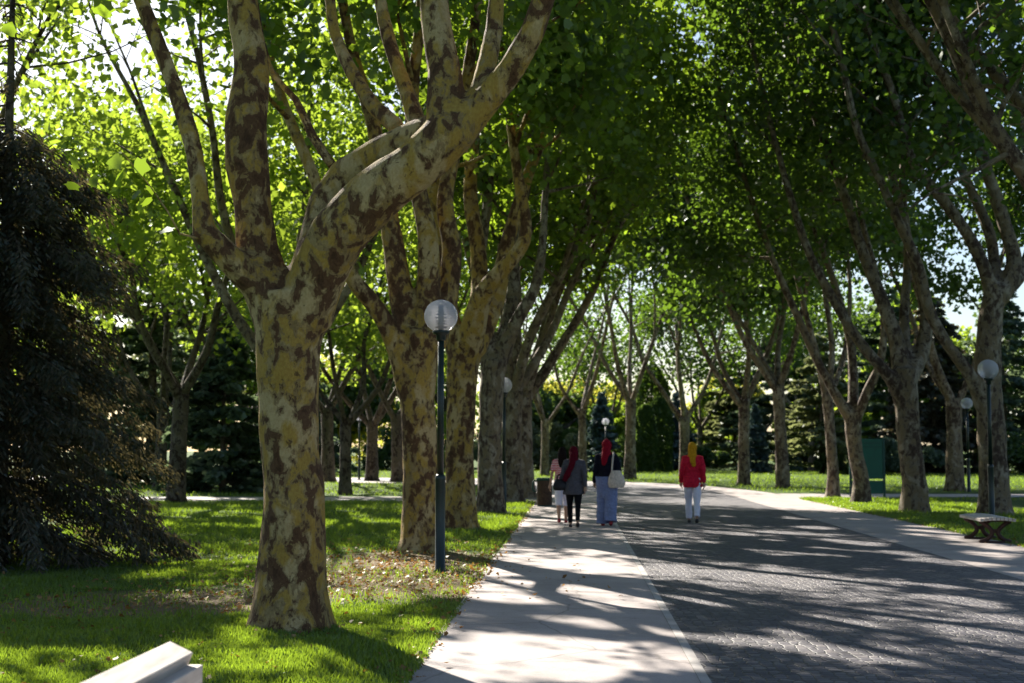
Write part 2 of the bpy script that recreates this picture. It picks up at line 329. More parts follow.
DARK = [(80, 628, 120, 9, 3, 1.2), (60, 578, 140, 9, 0, 1.0), (230, 610, 60, 8, 0, .6), (880, 507, 130, 8, 2, 2.0), (990, 530, 60, 10, 12, 1.2), (930, 497, 130, 5, 0, 1.5), (300, 505, 140, 5, 0, 1.0), (300, 550, 150, 10, 0, .8), (700, 520, 60, 6, 0, .5), (560, 500, 60, 6, 0, .6), (850, 605, 120, 4, 9, .6), (780, 670, 120, 5, 3, .7), (900, 640, 130, 4, 8, .6),(560, 628, 90, 6, 5, 1.3), (560, 542, 60, 9, 0, 1.0), (700, 500, 90, 7, 0, .7), (130, 622, 120, 7, 4, 1.2), (230, 580, 120, 9, 0, 1.0), (260, 650, 70, 10, 5, .8), (300, 540, 130, 8, 0, 1.0), (930, 508, 110, 7, 0, 1.0), (470, 562, 60, 6, 0, .6), (400, 505, 70, 5, 0, .8)]
def sunlit(P):
    tt = P[:, 2] / SDIR.z
    gx = P[:, 0] - SDIR.x * tt; gy = P[:, 1] - SDIR.y * tt
    ok = gy > 5
    yc = np.where(ok, gy, 5)
    den = yc * ct + (-CAMH) * st_; upc = -yc * st_ + (-CAMH) * ct
    px = 512 + F * gx / den; py = 341.5 - F * upc / den
    s = streak(gx, gy)
    val = s * .85 - .85
    for L, sg in ((LIT, 1), (DARK, -1)):
        for cx, cy_, rx, ry, an, k in L:
            a = R(an); dx = px - cx; dy = py - cy_
            u = (dx * math.cos(a) + dy * math.sin(a)) / rx; v = (-dx * math.sin(a) + dy * math.cos(a)) / ry
            val = val + sg * k * np.exp(-(u * u + v * v) ** 1.5 * .9)
    val = np.where(ok, val, -.3 + s * .8)
    return val
def prune(P, extra=0.0):
    v = sunlit(P) + extra
    p = np.clip((v + .12) / .24, 0, .968)
    keep = RNG.random(len(P)) > p
    return keep
# ---------------------------------------------------------------- the setting
def strip(A, B, z, name, mat, kind='structure'):
    n = len(A); vs = [(p.x, p.y, z) for p in A] + [(p.x, p.y, z) for p in B]
    m = MB(); m.add(vs, [(i, n + i, n + i + 1, i + 1) for i in range(n - 1)])
    o = m.build(name, mat, smooth=False); o['kind'] = kind; return o
def curve(uv, m=14):
    P = [UV(*p) for p in uv]; out = []
    for i in range(len(P) - 1):
        p0, p1, p2, p3 = P[max(i - 1, 0)], P[i], P[i + 1], P[min(i + 2, len(P) - 1)]
        for j in range(m):
            t = j / m
            out.append(.5 * ((2 * p1) + (p2 - p0) * t + (2 * p0 - 5 * p1 + 4 * p2 - p3) * t * t + (-p0 + 3 * p1 - 3 * p2 + p3) * t ** 3))
    out.append(P[-1]); return out
m = MB(); gs = 900
m.add([(-gs, -100, 0), (gs, -100, 0), (gs, 1500, 0), (-gs, 1500, 0)], [(0, 1, 2, 3)])
o = m.build('lawn_ground', M['lawn'], smooth=False); o['kind'] = 'structure'
B0 = curve([(-1.11, -6), (-1.11, 10), (-1.11, 25), (-1.11, 40), (-1.11, 46), (-1.35, 50), (-1.9, 54), (-3.4, 58.5), (-6.4, 61.8), (-14, 65.5), (-60, 74)])
B1 = curve([(.85, -6), (.85, 10), (.85, 25), (.85, 40), (.84, 46), (.72, 50), (.35, 54), (-1.2, 60.0), (-4.5, 64), (-13, 68), (-60, 77)])
B2 = curve([(5.17, -6), (5.17, 10), (5.17, 25), (5.17, 40), (5.17, 44), (5.0, 50), (4, 56), (2, 62), (-2.5, 67.2), (-11, 72.4), (-60, 83)])
B3 = curve([(7, -6), (7, 10), (7, 25), (7, 40), (7, 46), (6.6, 52), (5.4, 58.5), (3.1, 64.5), (-1.5, 70), (-9.5, 75.2), (-60, 86)])
def off(C, d):
    out = []
    for i, p in enumerate(C):
        t = (C[min(i + 1, len(C) - 1)] - C[max(i - 1, 0)]).normalized(); out.append(p + Vector((t.y, -t.x, 0)) * d)
    return out
strip(B0, off(B1, -.035), .008, 'paved_path', M['path'])
strip(off(B1, -.035), off(B1, .035), .012, 'kerb_strip', M['kerb'])
strip(off(B1, .035), B2, .008, 'cobbled_road', M['setts'])
strip(B2, B3, .010, 'paved_path', M['path'])
strip([UV(-60, 42), UV(-9, 41.6), UV(-1.11, 41.2)], [UV(-60, 45.2), UV(-9, 45.0), UV(-1.11, 45.6)], .004, 'footpath', M['path'])
strip([UV(7, 43.6), UV(12, 45), UV(60, 46)], [UV(7, 48.5), UV(12, 48), UV(60, 49.5)], .004, 'footpath', M['path'])
# ---------------------------------------------------------------- trees
def sub_branches(limbs, rs, zmin, nper=6, length=(1.6, 3.2), droop=0.0, blow=1.5):
    """secondary branches along the limbs; returns branches and leaf-cluster centres"""
    br = []; cl = []
    for li, (pts, rad) in enumerate(limbs):
        L = len(pts)
        for j in range(nper):
            i = int(L * rs.uniform(.3, .98)); i = min(i, L - 2); p = pts[i]
            if p.z < zmin - blow: continue
            t = (pts[i + 1] - pts[i]).normalized(); a = rs.uniform(0, 6.28)
            side = t.orthogonal().normalized(); side = Matrix.Rotation(a, 3, t) @ side
            d = (side * rs.uniform(.7, 1.1) + Vector((0, 0, rs.uniform(.2, .9)))).normalized(); ln = rs.uniform(*length)
            q = [p]; dd = d.copy()
            for k in range(4):
                dd = (dd + Vector((rs.uniform(-.3, .3), rs.uniform(-.3, .3), rs.uniform(-.05, .22) - droop))).normalized(); q.append(q[-1] + dd * ln / 4)
            r0 = min(rad[i] * .5, .055)
            br.append((li, q, [r0, r0 * .75, r0 * .5, r0 * .32, r0 * .18]))
            for k in (2, 3, 4): cl.append(q[k])
            for k in (2, 3):
                e = q[k] + Vector((rs.uniform(-1, 1), rs.uniform(-1, 1), rs.uniform(-.3, .7))).normalized() * ln * .35
                br.append((li, [q[k], (q[k] + e) / 2 + Vector((0, 0, .04)), e], [r0 * .35, r0 * .25, r0 * .12])); cl.append(e)
        cl.append(pts[-1]); cl.append(pts[-2])
    return br, [c for c in cl if c.z > zmin]
def make_leaves(cl, n, rs, sig=.5, zmin=4.5, world=Vector((0, 0, 0)), pr=True, extra=0.0):
    C = np.array([tuple(c) for c in cl]); idx = RNG.integers(0, len(C), n)
    P = C[idx] + RNG.normal(size=(n, 3)) * np.array([sig, sig, sig * .75])
    P = P[P[:, 2] > zmin]
    if pr: P = P[prune(P + np.array(tuple(world)), extra)]
    return P
DENS = 1.7
def plane_tree(base, label, group=None, height=14, lean=(0, 0), fork=2.8, r0=.26, nl=4, seed=1, leaves=11000, zmin=5.0, barkm='bark_grey', leafm='leaf_plane', tmpl=QUAD, lsz=.17,
               custom=None, spread=.42, trunk_to=None, lump=.12, remesh=0, sig=.55, extra=0.0, nper=6, pts_extra=None, cat='plane tree', name='plane_tree', taper=.75):
    rs = random.Random(seed); base = Vector(base)
    root = empty(name, base, 0, label, cat, group)
    tops = Vector((trunk_to[0], trunk_to[1], fork)) if trunk_to else Vector((rs.uniform(-.1, .1) + lean[0] * .25, rs.uniform(-.1, .1) + lean[1] * .25, fork))
    limbs = []
    if custom:
        trunk = [(Vector(p) - base) for p in custom['trunk'][0]]; trad = custom['trunk'][1]
        tp, tr = catmull(trunk, trad, .18)
        for P, r, ext in custom['limbs']:
            P = [Vector(p) - base for p in P]; r = list(r)
            if ext:
                d = (P[-1] - P[-2]).normalized(); hh = P[-1].z
                while hh < ext:
                    d = (d * .8 + Vector((rs.uniform(-.25, .25), rs.uniform(-.25, .25), .55))).normalized(); P.append(P[-1] + d * 1.3); hh = P[-1].z; r.append(max(r[-1] * .8, .02))
            limbs.append(catmull(P, r, .2))
    else:
        tp, tr = catmull([Vector((0, 0, -.1)), Vector((0, 0, .18)), tops * .3 + Vector((0, 0, .1)), tops * .65, tops], [r0 * 1.55, r0 * 1.25, r0 * 1.03, r0 * .95, r0 * 1.02], .25)
        a0 = rs.uniform(0, 6.28)
        for i in range(nl):
            a = a0 + i * 6.283 / nl + rs.uniform(-.3, .3)
            d = Vector((math.cos(a) * spread + lean[0], math.sin(a) * spread + lean[1], 1)).normalized()
            p = tops - Vector((0, 0, rs.uniform(.05, .45))); P = [p - d * .1]; r = [r0 * rs.uniform(.5, .66)]; hh = height * rs.uniform(.82, 1.0); step = (hh - fork) / 6
            q = p.copy()
            out = Vector((math.cos(a), math.sin(a), 0))
            for k in range(6):
                f = k / 5
                dd = d + out * (spread * (.55 if k == 0 else .12)) + Vector((rs.uniform(-.16, .16), rs.uniform(-.16, .16), .15 * f))
                dd.normalize(); q = q + dd * step / max(dd.z, .5); P.append(q.copy()); r.append(max(.018, r[0] * (1 - f * .93) ** .8 * taper))
            limbs.append(catmull(P, r, .4))
            # a long secondary limb parting from this one
            if rs.random() < .75:
                k = rs.choice((2, 3)); s = P[k]; a2 = a + rs.uniform(-1.4, 1.4)
                d2 = Vector((math.cos(a2) * .45 + lean[0] * .8, math.sin(a2) * .45 + lean[1] * .8, 1)).normalized(); Q = [s]; rr = [r[k] * .7]
                for kk in range(4):
                    d2 = (d2 + Vector((rs.uniform(-.15, .15), rs.uniform(-.15, .15), .1))).normalized(); Q.append(Q[-1] + d2 * (hh - s.z) / 4.2); rr.append(rr[0] * (1 - .22 * (kk + 1)))
                limbs.append(catmull(Q, rr, .4))
    mb = MB(); mb.tube(tp, tr, 16 if remesh else 12, lump=lump, seed=seed)
    if remesh:
        for P, r in limbs: mb.tube(P, r, 12, lump=lump * .8, seed=seed + 3)
    mb.build('trunk', M[barkm], root, remesh=remesh, sm=10 if remesh else 0)
    br, cl = sub_branches(limbs, rs, zmin, nper, blow=.2 if custom else 1.5)
    for li, (P, r) in enumerate(limbs):
        if remesh and not any(b[0] == li for b in br): continue
        mb = MB(); mb.tube(P, [x * (.82 if remesh else 1) for x in r], 8, lump=lump * .8, seed=seed + 3)
        for lj, P2, r2 in br:
            if lj == li: mb.tube(P2, r2, 5, cap=False)
        mb.build('limb', M[barkm], root)
    if pts_extra is not None:
        mb = MB()
        for P, r in pts_extra['twigs']: mb.tube([Vector(p) - base for p in P], r, 5)
        mb.build('twig', M[barkm], root)
    if cl:
        P = make_leaves(cl, int(leaves * DENS), rs, sig, zmin, base, True, extra)
        S = lsz * RNG.uniform(.6, 1.25, len(P))
        if pts_extra is not None:
            E = np.array([tuple(Vector(p) - base) for p in pts_extra['leaves']]); P = np.vstack([P, E]); S = np.concatenate([S, np.full(len(E), pts_extra['size']) * RNG.uniform(.75, 1.2, len(E))])
        leaf_mesh('crown', P, S, M[leafm], root, tmpl)
    return root
# --- first tree: traced limbs
y0 = 11.5
def X(px, py, dy=0.0): return PX(px, py, y0 + dy)
b1 = G(290, 628); y0 = b1.y
T1 = dict(trunk=([Vector((b1.x, b1.y, -.1)), Vector((b1.x, b1.y, .12)), X(290, 590), X(292, 540), X(292, 480), X(290, 400), X(290, 330), X(288, 292)],
                 [.41, .355, .305, .28, .262, .262, .30, .30]),
          limbs=[
    ([X(283, 320), X(258, 285, -.05), X(228, 258, -.15), X(204, 232, -.2), X(201, 205, -.2), X(194, 150, -.1), X(172, 80, 0), X(143, 5, .1), X(120, -60, .2)], [.2, .16, .125, .115, .085, .08, .075, .07, .06], 12),
    ([X(280, 320), X(266, 285, .05), X(257, 250, .1), X(252, 205, .1), X(247, 165, .1), X(246, 120, .15), X(252, 70, .2), X(244, 20, .3), X(238, -60, .4)], [.24, .215, .185, .165, .2, .19, .16, .14, .13], 13),
    ([X(302, 320), X(318, 275, -.1), X(338, 235, -.2), X(372, 198, -.3), X(412, 168, -.4), X(452, 132, -.45), X(472, 112, -.4)], [.26, .25, .24, .235, .215, .215, .17], 0),
    ([X(306, 292, -.02), X(318, 245, .05), X(328, 205, .15), X(345, 176, .15), X(382, 156, .0), X(418, 138, -.15), X(452, 126, -.38)], [.2, .19, .18, .17, .17, .165, .15], 0),
    ([X(455, 145, -.42), X(446, 110, -.4), X(444, 70, -.3), X(436, 20, -.2), X(430, -50, 0)], [.2, .18, .145, .13, .12], 13),
    ([X(462, 130, -.42), X(487, 100, -.5), X(512, 68, -.6), X(532, 32, -.7), X(548, -15, -.8), X(556, -60, -.9)], [.15, .13, .115, .105, .10, .09], 12),
    ([X(478, 108, -.45), X(484, 78, -.4), X(494, 30, -.2), X(496, -30, -.1)], [.11, .095, .085, .075], 12),
    ([X(418, 126, .0), X(408, 95, .1), X(396, 62, .2), X(384, 20, .3), X(376, -40, .4)], [.09, .078, .07, .065, .06], 12),
    ([X(398, 128, .1), X(375, 108, .3), X(352, 72, .5), X(334, 30, .7), X(325, -30, .8)], [.085, .075, .07, .06, .055], 12),
    ([X(332, 165, .3), X(312, 135, .5), X(296, 100, .7), X(276, 78, .9), X(262, 40, 1.1)], [.055, .05, .042, .035, .03], 12)])
sprig = []
_r = random.Random(4)
for (a, b) in ((75, 165), (96, 185), (112, 160), (122, 178), (150, 205), (132, 192), (70, 188), (165, 228), (138, 170)):
    sprig.append(X(a + _r.uniform(-4, 4), b + _r.uniform(-4, 4), _r.uniform(-.9, -.3)))
for (a, b) in ((150, 190), (158, 215), (172, 240), (142, 205)): sprig.append(X(a, b, -.4))
plane_tree(b1, 'nearest plane tree on the left lawn, thick mottled cream trunk with a limb bent sideways', height=13, seed=5, leaves=15000, zmin=5.1, barkm='bark_warm', tmpl=MAPLE, lsz=.16,
           custom=T1, remesh=.026, lump=.14, group=None, nper=7, pts_extra=dict(twigs=[([X(206, 240, -.2), X(180, 234, -.4), X(168, 212, -.45), X(150, 186, -.5), X(120, 150, -.6)], [.012, .009, .007, .005, .003])], leaves=sprig, size=.14))
LG = 'plane trees lining the left of the avenue'; RG = 'plane trees lining the right of the avenue'
# --- second tree
b2 = G(421, 551); y0 = b2.y
T2 = dict(trunk=([Vector((b2.x, b2.y, -.1)), Vector((b2.x, b2.y, .15)), X(421, 500), X(420, 450), X(418, 400), X(418, 360), X(422, 330)], [.42, .34, .27, .26, .265, .29, .31]),
          limbs=[
    ([X(412, 395), X(398, 350, -.1), X(378, 310, -.2), X(352, 278, -.3), X(332, 235, -.3), X(315, 180, -.2), X(290, 120, 0), X(276, 80, .1), X(262, 20, .2)], [.22, .17, .14, .125, .11, .10, .09, .08, .07], 14),
    ([X(412, 350), X(402, 300, .1), X(394, 250, .1), X(385, 190, .2), X(372, 120, .3), X(352, 50, .3), X(340, -20, .3)], [.22, .2, .17, .15, .12, .1, .08], 14),
    ([X(422, 350), X(428, 300, 0), X(428, 240, 0), X(415, 170, .1), X(412, 100, .1), X(420, 20, .1)], [.24, .2, .16, .13, .11, .09], 14),
    ([X(432, 345), X(446, 300, .3), X(452, 250, .4), X(445, 200, .5), X(458, 130, .6), X(470, 60, .7), X(478, -10, .8)], [.22, .19, .16, .14, .12, .1, .08], 14)])
plane_tree(b2, 'second plane tree on the left, ochre and brown trunk just behind the nearest lamp', LG, height=14, seed=9, leaves=15000, zmin=5.6, barkm='bark_warm', tmpl=MAPLE, lsz=.16, custom=T2, remesh=.035, nper=8)
b3 = G(460, 530); y0 = b3.y
T3 = dict(trunk=([Vector((b3.x, b3.y, -.1)), Vector((b3.x, b3.y, .15)), X(460, 480), X(460, 430), X(462, 380), X(466, 345)], [.46, .36, .28, .27, .29, .33]),
          limbs=[
    ([X(466, 360), X(474, 325, -.3), X(483, 295, -.5), X(500, 272, -.7), X(518, 252, -.8), X(526, 232, -.8), X(522, 200, -.8), X(514, 150, -.8), X(507, 100, -.8), X(500, 40, -.7)], [.28, .25, .2, .16, .135, .13, .12, .10, .085, .07], 14),
    ([X(460, 360), X(448, 310, 0), X(440, 260, 0), X(432, 200, .2), X(440, 130, .3), X(445, 50, .3)], [.25, .2, .18, .15, .12, .1], 15),
    ([X(470, 350), X(480, 300, .6), X(478, 250, .8), X(470, 190, .9), X(476, 120, 1), X(484, 50, 1)], [.25, .2, .17, .15, .12, .1], 15),
    ([X(474, 350), X(495, 300, .4), X(508, 240, .5), X(530, 170, .5), X(556, 110, .4), X(580, 50, .3), X(592, 10, .3)], [.24, .2, .15, .12, .1, .08, .06], 14)])
plane_tree(b3, 'third plane tree on the left, with an ochre limb elbowing right above the second lamp', LG, height=15, seed=13, leaves=15000, zmin=6.2, barkm='bark_warm', tmpl=MAPLE, lsz=.16, custom=T3, remesh=.04, nper=8)
b4 = G(491, 513); y0 = b4.y
T4 = dict(trunk=([Vector((b4.x, b4.y, -.1)), Vector((b4.x, b4.y, .15)), X(490, 470), X(490, 430), X(492, 390), X(494, 360)], [.46, .36, .3, .28, .3, .32]),
          limbs=[
    ([X(494, 375), X(506, 345), X(520, 315, -.2), X(534, 290, -.3), X(542, 250, -.3), X(545, 200, -.2), X(550, 130, -.2), X(560, 60, -.2)], [.26, .2, .17, .15, .12, .1, .09, .07], 15),
    ([X(492, 370), X(484, 320, .2), X(480, 260, .4), X(488, 200, .4), X(492, 130, .5)], [.25, .2, .16, .13, .1], 15),
    ([X(496, 365), X(512, 300, .5), X(515, 240, .7), X(528, 180, .8), X(532, 110, .9)], [.22, .18, .14, .12, .1], 15)])
plane_tree(b4, 'fourth plane tree on the left, pale grey trunk behind the second lamp', LG, height=15, seed=17, leaves=14000, zmin=6.5, custom=T4, remesh=.05, nper=8, lsz=.19)
for i, (px, py, lab, ln) in enumerate(((511, 502.5, 'fifth plane tree on the left, mostly hidden behind the fourth', .12), (524, 498, 'sixth plane tree on the left, its limbs leaning toward the path left of the bin', .22), )):
    plane_tree(G(px, py), lab, LG, height=15 + i, lean=(ln, 0), seed=30 + i, leaves=13000, zmin=6.5, r0=.3, fork=3.2, nl=5, lsz=.2, spread=.3, nper=8)
# far bend trees
FG = 'plane trees round the far bend of the avenue'
for i, (px, py, lab, ln, nl, r0) in enumerate((
        (545, 476, 'slender forked plane tree at the bend, leftmost, seen above the bin', (.1, 0), 3, .26),
        (583, 478, 'slender plane tree at the bend between the two red headscarves', (.05, 0), 3, .24),
        (630, 479, 'plane tree at the bend right of the white globe of the farthest lamp', (-.12, 0), 4, .31),
        (685, 477, 'plane tree at the bend directly behind the person in the ochre headscarf', (-.05, 0), 4, .33),
        (744, 485, 'plane tree at the bend leaning left, just right of the red coat', (-.2, 0), 4, .27),
        (783, 488, 'plane tree with pale trunk beyond the bend, right of the leaning one', (-.12, 0), 4, .27))):
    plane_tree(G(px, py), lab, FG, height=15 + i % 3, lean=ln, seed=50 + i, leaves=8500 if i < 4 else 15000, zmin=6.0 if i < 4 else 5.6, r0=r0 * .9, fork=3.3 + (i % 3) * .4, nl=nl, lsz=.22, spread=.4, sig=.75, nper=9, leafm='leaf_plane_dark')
for i, (px, py, lab) in enumerate((
        (606, 468, 'far plane tree beyond the bend behind the farthest lamp'), (700, 468, 'far plane tree beyond the bend left of the yellow tree'),
        (765, 469, 'far plane tree beyond the bend behind the narrow blue spruce'), (812, 471, 'far plane tree beyond the bend left of the layered cedar'), (515, 469, 'far plane tree beyond the bend behind the end of the left row'))):
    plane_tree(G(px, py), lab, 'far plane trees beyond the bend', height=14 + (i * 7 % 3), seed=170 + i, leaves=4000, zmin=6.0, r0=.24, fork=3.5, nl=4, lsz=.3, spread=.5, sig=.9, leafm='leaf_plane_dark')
# right row
def right(px, py, trunk, trad, limbs, lab, seed, ht=16):
    global y0
    b = G(px, py); y0 = b.y
    c = dict(trunk=([Vector((b.x, b.y, -.1)), Vector((b.x, b.y, .15))] + [X(*p) for p in trunk], trad),
             limbs=[([X(*p) for p in P], r, ht) for P, r in limbs])
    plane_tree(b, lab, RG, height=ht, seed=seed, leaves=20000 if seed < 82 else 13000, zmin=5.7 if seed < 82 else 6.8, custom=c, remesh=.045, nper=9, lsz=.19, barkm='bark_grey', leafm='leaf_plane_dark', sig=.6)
right(833, 497, [(833, 470), (830, 430), (827, 395)], [.30, .24, .19, .175, .18], [
    ([(828, 405), (818, 360), (805, 310), (790, 250), (778, 190), (760, 110)], [.14, .12, .10, .09, .08, .06]),
    ([(828, 400), (832, 350, .3), (826, 300, .5), (815, 240, .6), (800, 170, .7)], [.13, .11, .10, .08, .06]),
    ([(829, 400), (845, 350, .8), (850, 290, 1.2), (845, 220, 1.6)], [.11, .10, .08, .06])], 'narrow plane tree trunk on the right, standing left of the one before the green board', 80)
right(861, 503, [(861, 480), (855, 450), (852, 412)], [.36, .29, .235, .22, .24], [
    ([(851, 420), (836, 395), (818, 362), (797, 315), (780, 277), (762, 230), (742, 170), (722, 100)], [.18, .15, .13, .12, .11, .10, .085, .07]),
    ([(853, 415), (853, 370, .4), (848, 330, .6), (830, 270, .7), (812, 220, .8), (795, 150, .8)], [.18, .15, .13, .11, .10, .08]),
    ([(856, 420), (866, 395, -.3), (880, 362, -.5), (884, 320, -.5), (878, 280, -.4), (862, 220, -.3), (850, 150, -.3)], [.17, .15, .13, .11, .10, .09, .07])], 'plane tree on the right standing right in front of the green board', 81)
right(915, 512, [(914, 480), (909, 440), (906, 400), (904, 368)], [.44, .36, .30, .28, .30, .33], [
    ([(901, 398), (888, 375, -.2), (870, 355, -.3), (850, 328, -.4), (828, 290, -.5), (808, 250, -.5), (793, 205, -.5), (775, 140, -.5), (758, 70, -.5)], [.2, .16, .14, .13, .12, .11, .10, .085, .07]),
    ([(903, 385), (896, 340, .2), (880, 295, .3), (862, 250, .4), (846, 200, .4), (820, 130, .4), (795, 50, .4)], [.25, .2, .17, .15, .13, .11, .09]),
    ([(908, 380), (922, 350, .5), (926, 310, .6), (912, 255, .8), (898, 200, 1), (880, 120, 1.1)], [.24, .2, .16, .13, .12, .09]),
    ([(908, 375), (904, 320, 1), (908, 250, 1.4), (902, 180, 1.6)], [.17, .14, .12, .09])], 'thick plane tree on the right between the green board and the benches', 82)
right(995, 515, [(994, 480), (991, 430), (988, 370), (992, 310), (998, 285)], [.48, .40, .34, .32, .31, .27, .27], [
    ([(982, 405), (972, 378, -.2), (948, 345, -.4), (929, 310, -.5), (918, 265, -.6), (900, 225, -.7), (880, 180, -.8), (856, 126, -.8), (840, 53, -.8), (823, 0, -.8)], [.2, .16, .14, .14, .14, .12, .11, .10, .09, .08]),
    ([(994, 305), (985, 270, -.1), (968, 235, -.2), (943, 200, -.3), (912, 160, -.3), (893, 95, -.3), (868, 30, -.3), (850, -10, -.3)], [.21, .17, .15, .14, .12, .11, .09, .08]),
    ([(1000, 300), (1014, 265, .1), (1005, 225, .2), (985, 165, .2), (968, 106, .2), (948, 48, .3), (930, 0, .3)], [.22, .19, .17, .15, .14, .12, .10]),
    ([(1000, 295), (1026, 265, .5), (1040, 200, .7), (1022, 130, .8), (1008, 50, .9)], [.2, .17, .15, .13, .1]),
    ([(996, 290), (990, 235, .9), (962, 170, 1.2), (935, 100, 1.4), (905, 30, 1.5)], [.16, .14, .12, .11, .09])], 'thick dark plane tree behind the right lamp and low bench', 83)
plane_tree(UV(9.2, 21), 'plane tree beyond the right edge whose leaning limbs reach over the bench', RG, height=15, lean=(-.42, .02), seed=92, leaves=7000, zmin=7.0, r0=.22, fork=3.0, nl=6, lsz=.19, spread=.3, nper=9, leafm='leaf_plane_dark', taper=.95)
plane_tree(G(955, 491), 'slim plane tree far right, standing just left of the smaller right lamp', 'plane trees beyond the right row', height=14, lean=(-.1, 0), seed=95, leaves=9000, zmin=6.5, r0=.3, fork=3.4, nl=3, lsz=.22, leafm='leaf_plane_dark')
# left second avenue
SG = 'plane trees across the left lawn'
for i, (px, py, lab, r0, fk, ht, zm) in enumerate((
        (345, 494.5, 'slender forked plane tree on the lit lawn right of the nearest trunk', .19, 2.6, 12, 3.6),
        (328, 482, 'far plane tree trunk just left of the slender forked one', .3, 3.5, 14, 4.2),
        (372, 481, 'far plane tree in the left background, right of the slender forked one', .28, 3.0, 14, 4.0),
        (398, 482, 'far plane tree glimpsed against the left edge of the second trunk', .28, 3.2, 14, 4.2),
        (176, 503, 'plane tree rising behind the dark spruce on the left', .24, 3.2, 11, 3.8),
        (160, 488, 'far plane tree behind the spruce, partly hidden by nearer one', .24, 3.2, 14, 4.0),
        (250, 487, 'plane tree hidden low behind the nearest trunk, only crown showing', .25, 3.2, 15, 5.4),
        (20, 487, 'plane tree at far left hidden behind the spruce, crown showing above', .25, 3.2, 10.5, 4.2))):
    plane_tree(G(px, py), lab, SG, height=ht, seed=120 + i, leaves=8000, zmin=zm, r0=r0, fork=fk, nl=4, lsz=.22, spread=.5, sig=.7, leafm='leaf_light', extra=.1, barkm='bark_dark')
plane_tree((-11.6, 25.0, 0), 'added plane tree beyond the left edge, crown put there to shade the lawn', SG, height=12, seed=160, leaves=2600, zmin=5.6, r0=.26, fork=3.0, nl=5, lsz=.2, spread=.5, sig=.7, leafm='leaf_light', lean=(.05, 0), barkm='bark_dark')  # added mostly out of view to cast shade on the left lawn
plane_tree((-5.25, 33.0, 0), 'plane tree hidden behind the spruce and first trunk, crown showing between limbs', SG, height=14, seed=161, leaves=12000, zmin=5.5, r0=.26, fork=3.4, nl=4, lsz=.2, spread=.45, sig=.7, leafm='leaf_light')
# conifers --------------------------------------------------------------------
def conifer(base, label, group, height, radius, seed, leafm, n=12000, droop=.35, z0=.2, whorl=.45, size=.2, power=.9, cat='conifer', name='conifer', thin_top=0, fol_w=.28, tmpl=QUAD, per=9, barkm='bark_dark', trunk_r=None):
    rs = random.Random(seed); root = empty(name, base, 0, label, cat, group); tr_ = trunk_r or height * .016
    mb = MB(); mb.tube([Vector((0, 0, -.1)), Vector((.02, 0, height * .4)), Vector((0, .03, height * .75)), Vector((0, 0, height))], [tr_ * 1.3, tr_ * .8, tr_ * .45, .012], 8, lump=.1)
    mb.build('trunk', M[barkm], root)
    mb = MB(); P = []; A = []; z = z0; tot = 0; segs = []
    while z < height * .985:
        f = z / height; rr = radius * (1 - f) ** power * (1 if f > .06 else .92)
        for k in range(per if not thin_top or z < height * thin_top else 2):
            a = rs.uniform(0, 6.28); ln = max(.12, rr * (rs.uniform(.72, 1.12) if not thin_top else (rs.uniform(.55, 1.2) if z < height * thin_top else rs.uniform(.2, .6)))); q = Vector((0, 0, z + rs.uniform(-.15, .15))); pts = [q]
            up = rs.uniform(-.1, .15)
            for j in range(1, 6):
                s = j / 5; pts.append(Vector((math.cos(a) * ln * s, math.sin(a) * ln * s, q.z + up * ln * s - droop * ln * s * s * (1.1 - .5 * s))))
            mb.tube(pts, [.022 * (1 - f * .6), .018, .014, .010, .007, .003], 4, cap=False)
            dens = 1.0 if not thin_top or f < thin_top else .14
            segs.append((pts, ln * dens))
        z += whorl * (1.15 - .4 * f) * rs.uniform(.8, 1.2)
    mb.build('branches', M[barkm], root)
    wts = np.array([s[1] for s in segs]); wts /= wts.sum(); ids = RNG.choice(len(segs), n, p=wts)
    PT = np.array([[tuple(p) for p in s[0]] for s in segs]); tt = RNG.uniform(.12, 1.0, n) ** .75 * 5; i0 = np.minimum(tt.astype(int), 4); fr = (tt - i0)[:, None]
    a_, b_ = PT[ids, i0], PT[ids, i0 + 1]; C = a_ * (1 - fr) + b_ * fr; D = b_ - a_; D /= np.linalg.norm(D, axis=1)[:, None] + 1e-9
    lat = np.cross(D, np.array([0, 0, 1.0])); lat /= np.linalg.norm(lat, axis=1)[:, None] + 1e-9
    wv_ = RNG.normal(size=n) * fol_w * (1.15 - tt / 6.5) * np.minimum(1, np.array([s[1] for s in segs])[ids] * .7 + .3)
    C = C + lat * wv_[:, None]; C[:, 2] += RNG.normal(size=n) * .05 - np.abs(RNG.normal(size=n)) * .10 * droop * 2
    AX = D + lat * np.sign(wv_)[:, None] * .9; AX[:, 2] -= droop * 1.2
    leaf_mesh('needles', C, size * RNG.uniform(.6, 1.3, n), M[leafm], root, tmpl, axis=AX, up=.9, fold=.1)
    return root
SPR = np.array([(0, -.5), (.16, -.1), (.05, .5), (-.05, .5), (-.16, -.1)])
conifer(G(-4, 562), 'large dark spruce at left with drooping brown branches and bare top', None, 9.5, 3.0, 3, 'leaf_spruce', n=160000, droop=.6, whorl=.17, size=.085, power=.9, thin_top=.62, fol_w=.17, tmpl=SPR, per=9, cat='spruce', name='spruce', trunk_r=.11)
CG = 'dark conifers beyond the lawns'
conifer(G(222, 492), 'broad dark cedar on the left lawn, just left of the nearest trunk', CG, 6.4, 3.0, 21, 'leaf_cedar', 14000, .12, .3, .5, .3, .8, name='cedar', cat='cedar')
conifer(G(150, 484), 'tall bluish cedar rising behind the spruce on the left', CG, 13.5, 3.6, 22, 'leaf_cedar', 14000, .12, .3, .7, .36, .8, name='cedar', cat='cedar')
conifer(G(90, 482), 'dark conifer at far left seen only through the spruce', CG, 11, 3.4, 23, 'leaf_cedar', 9000, .3, .3, .7, .36, .8)
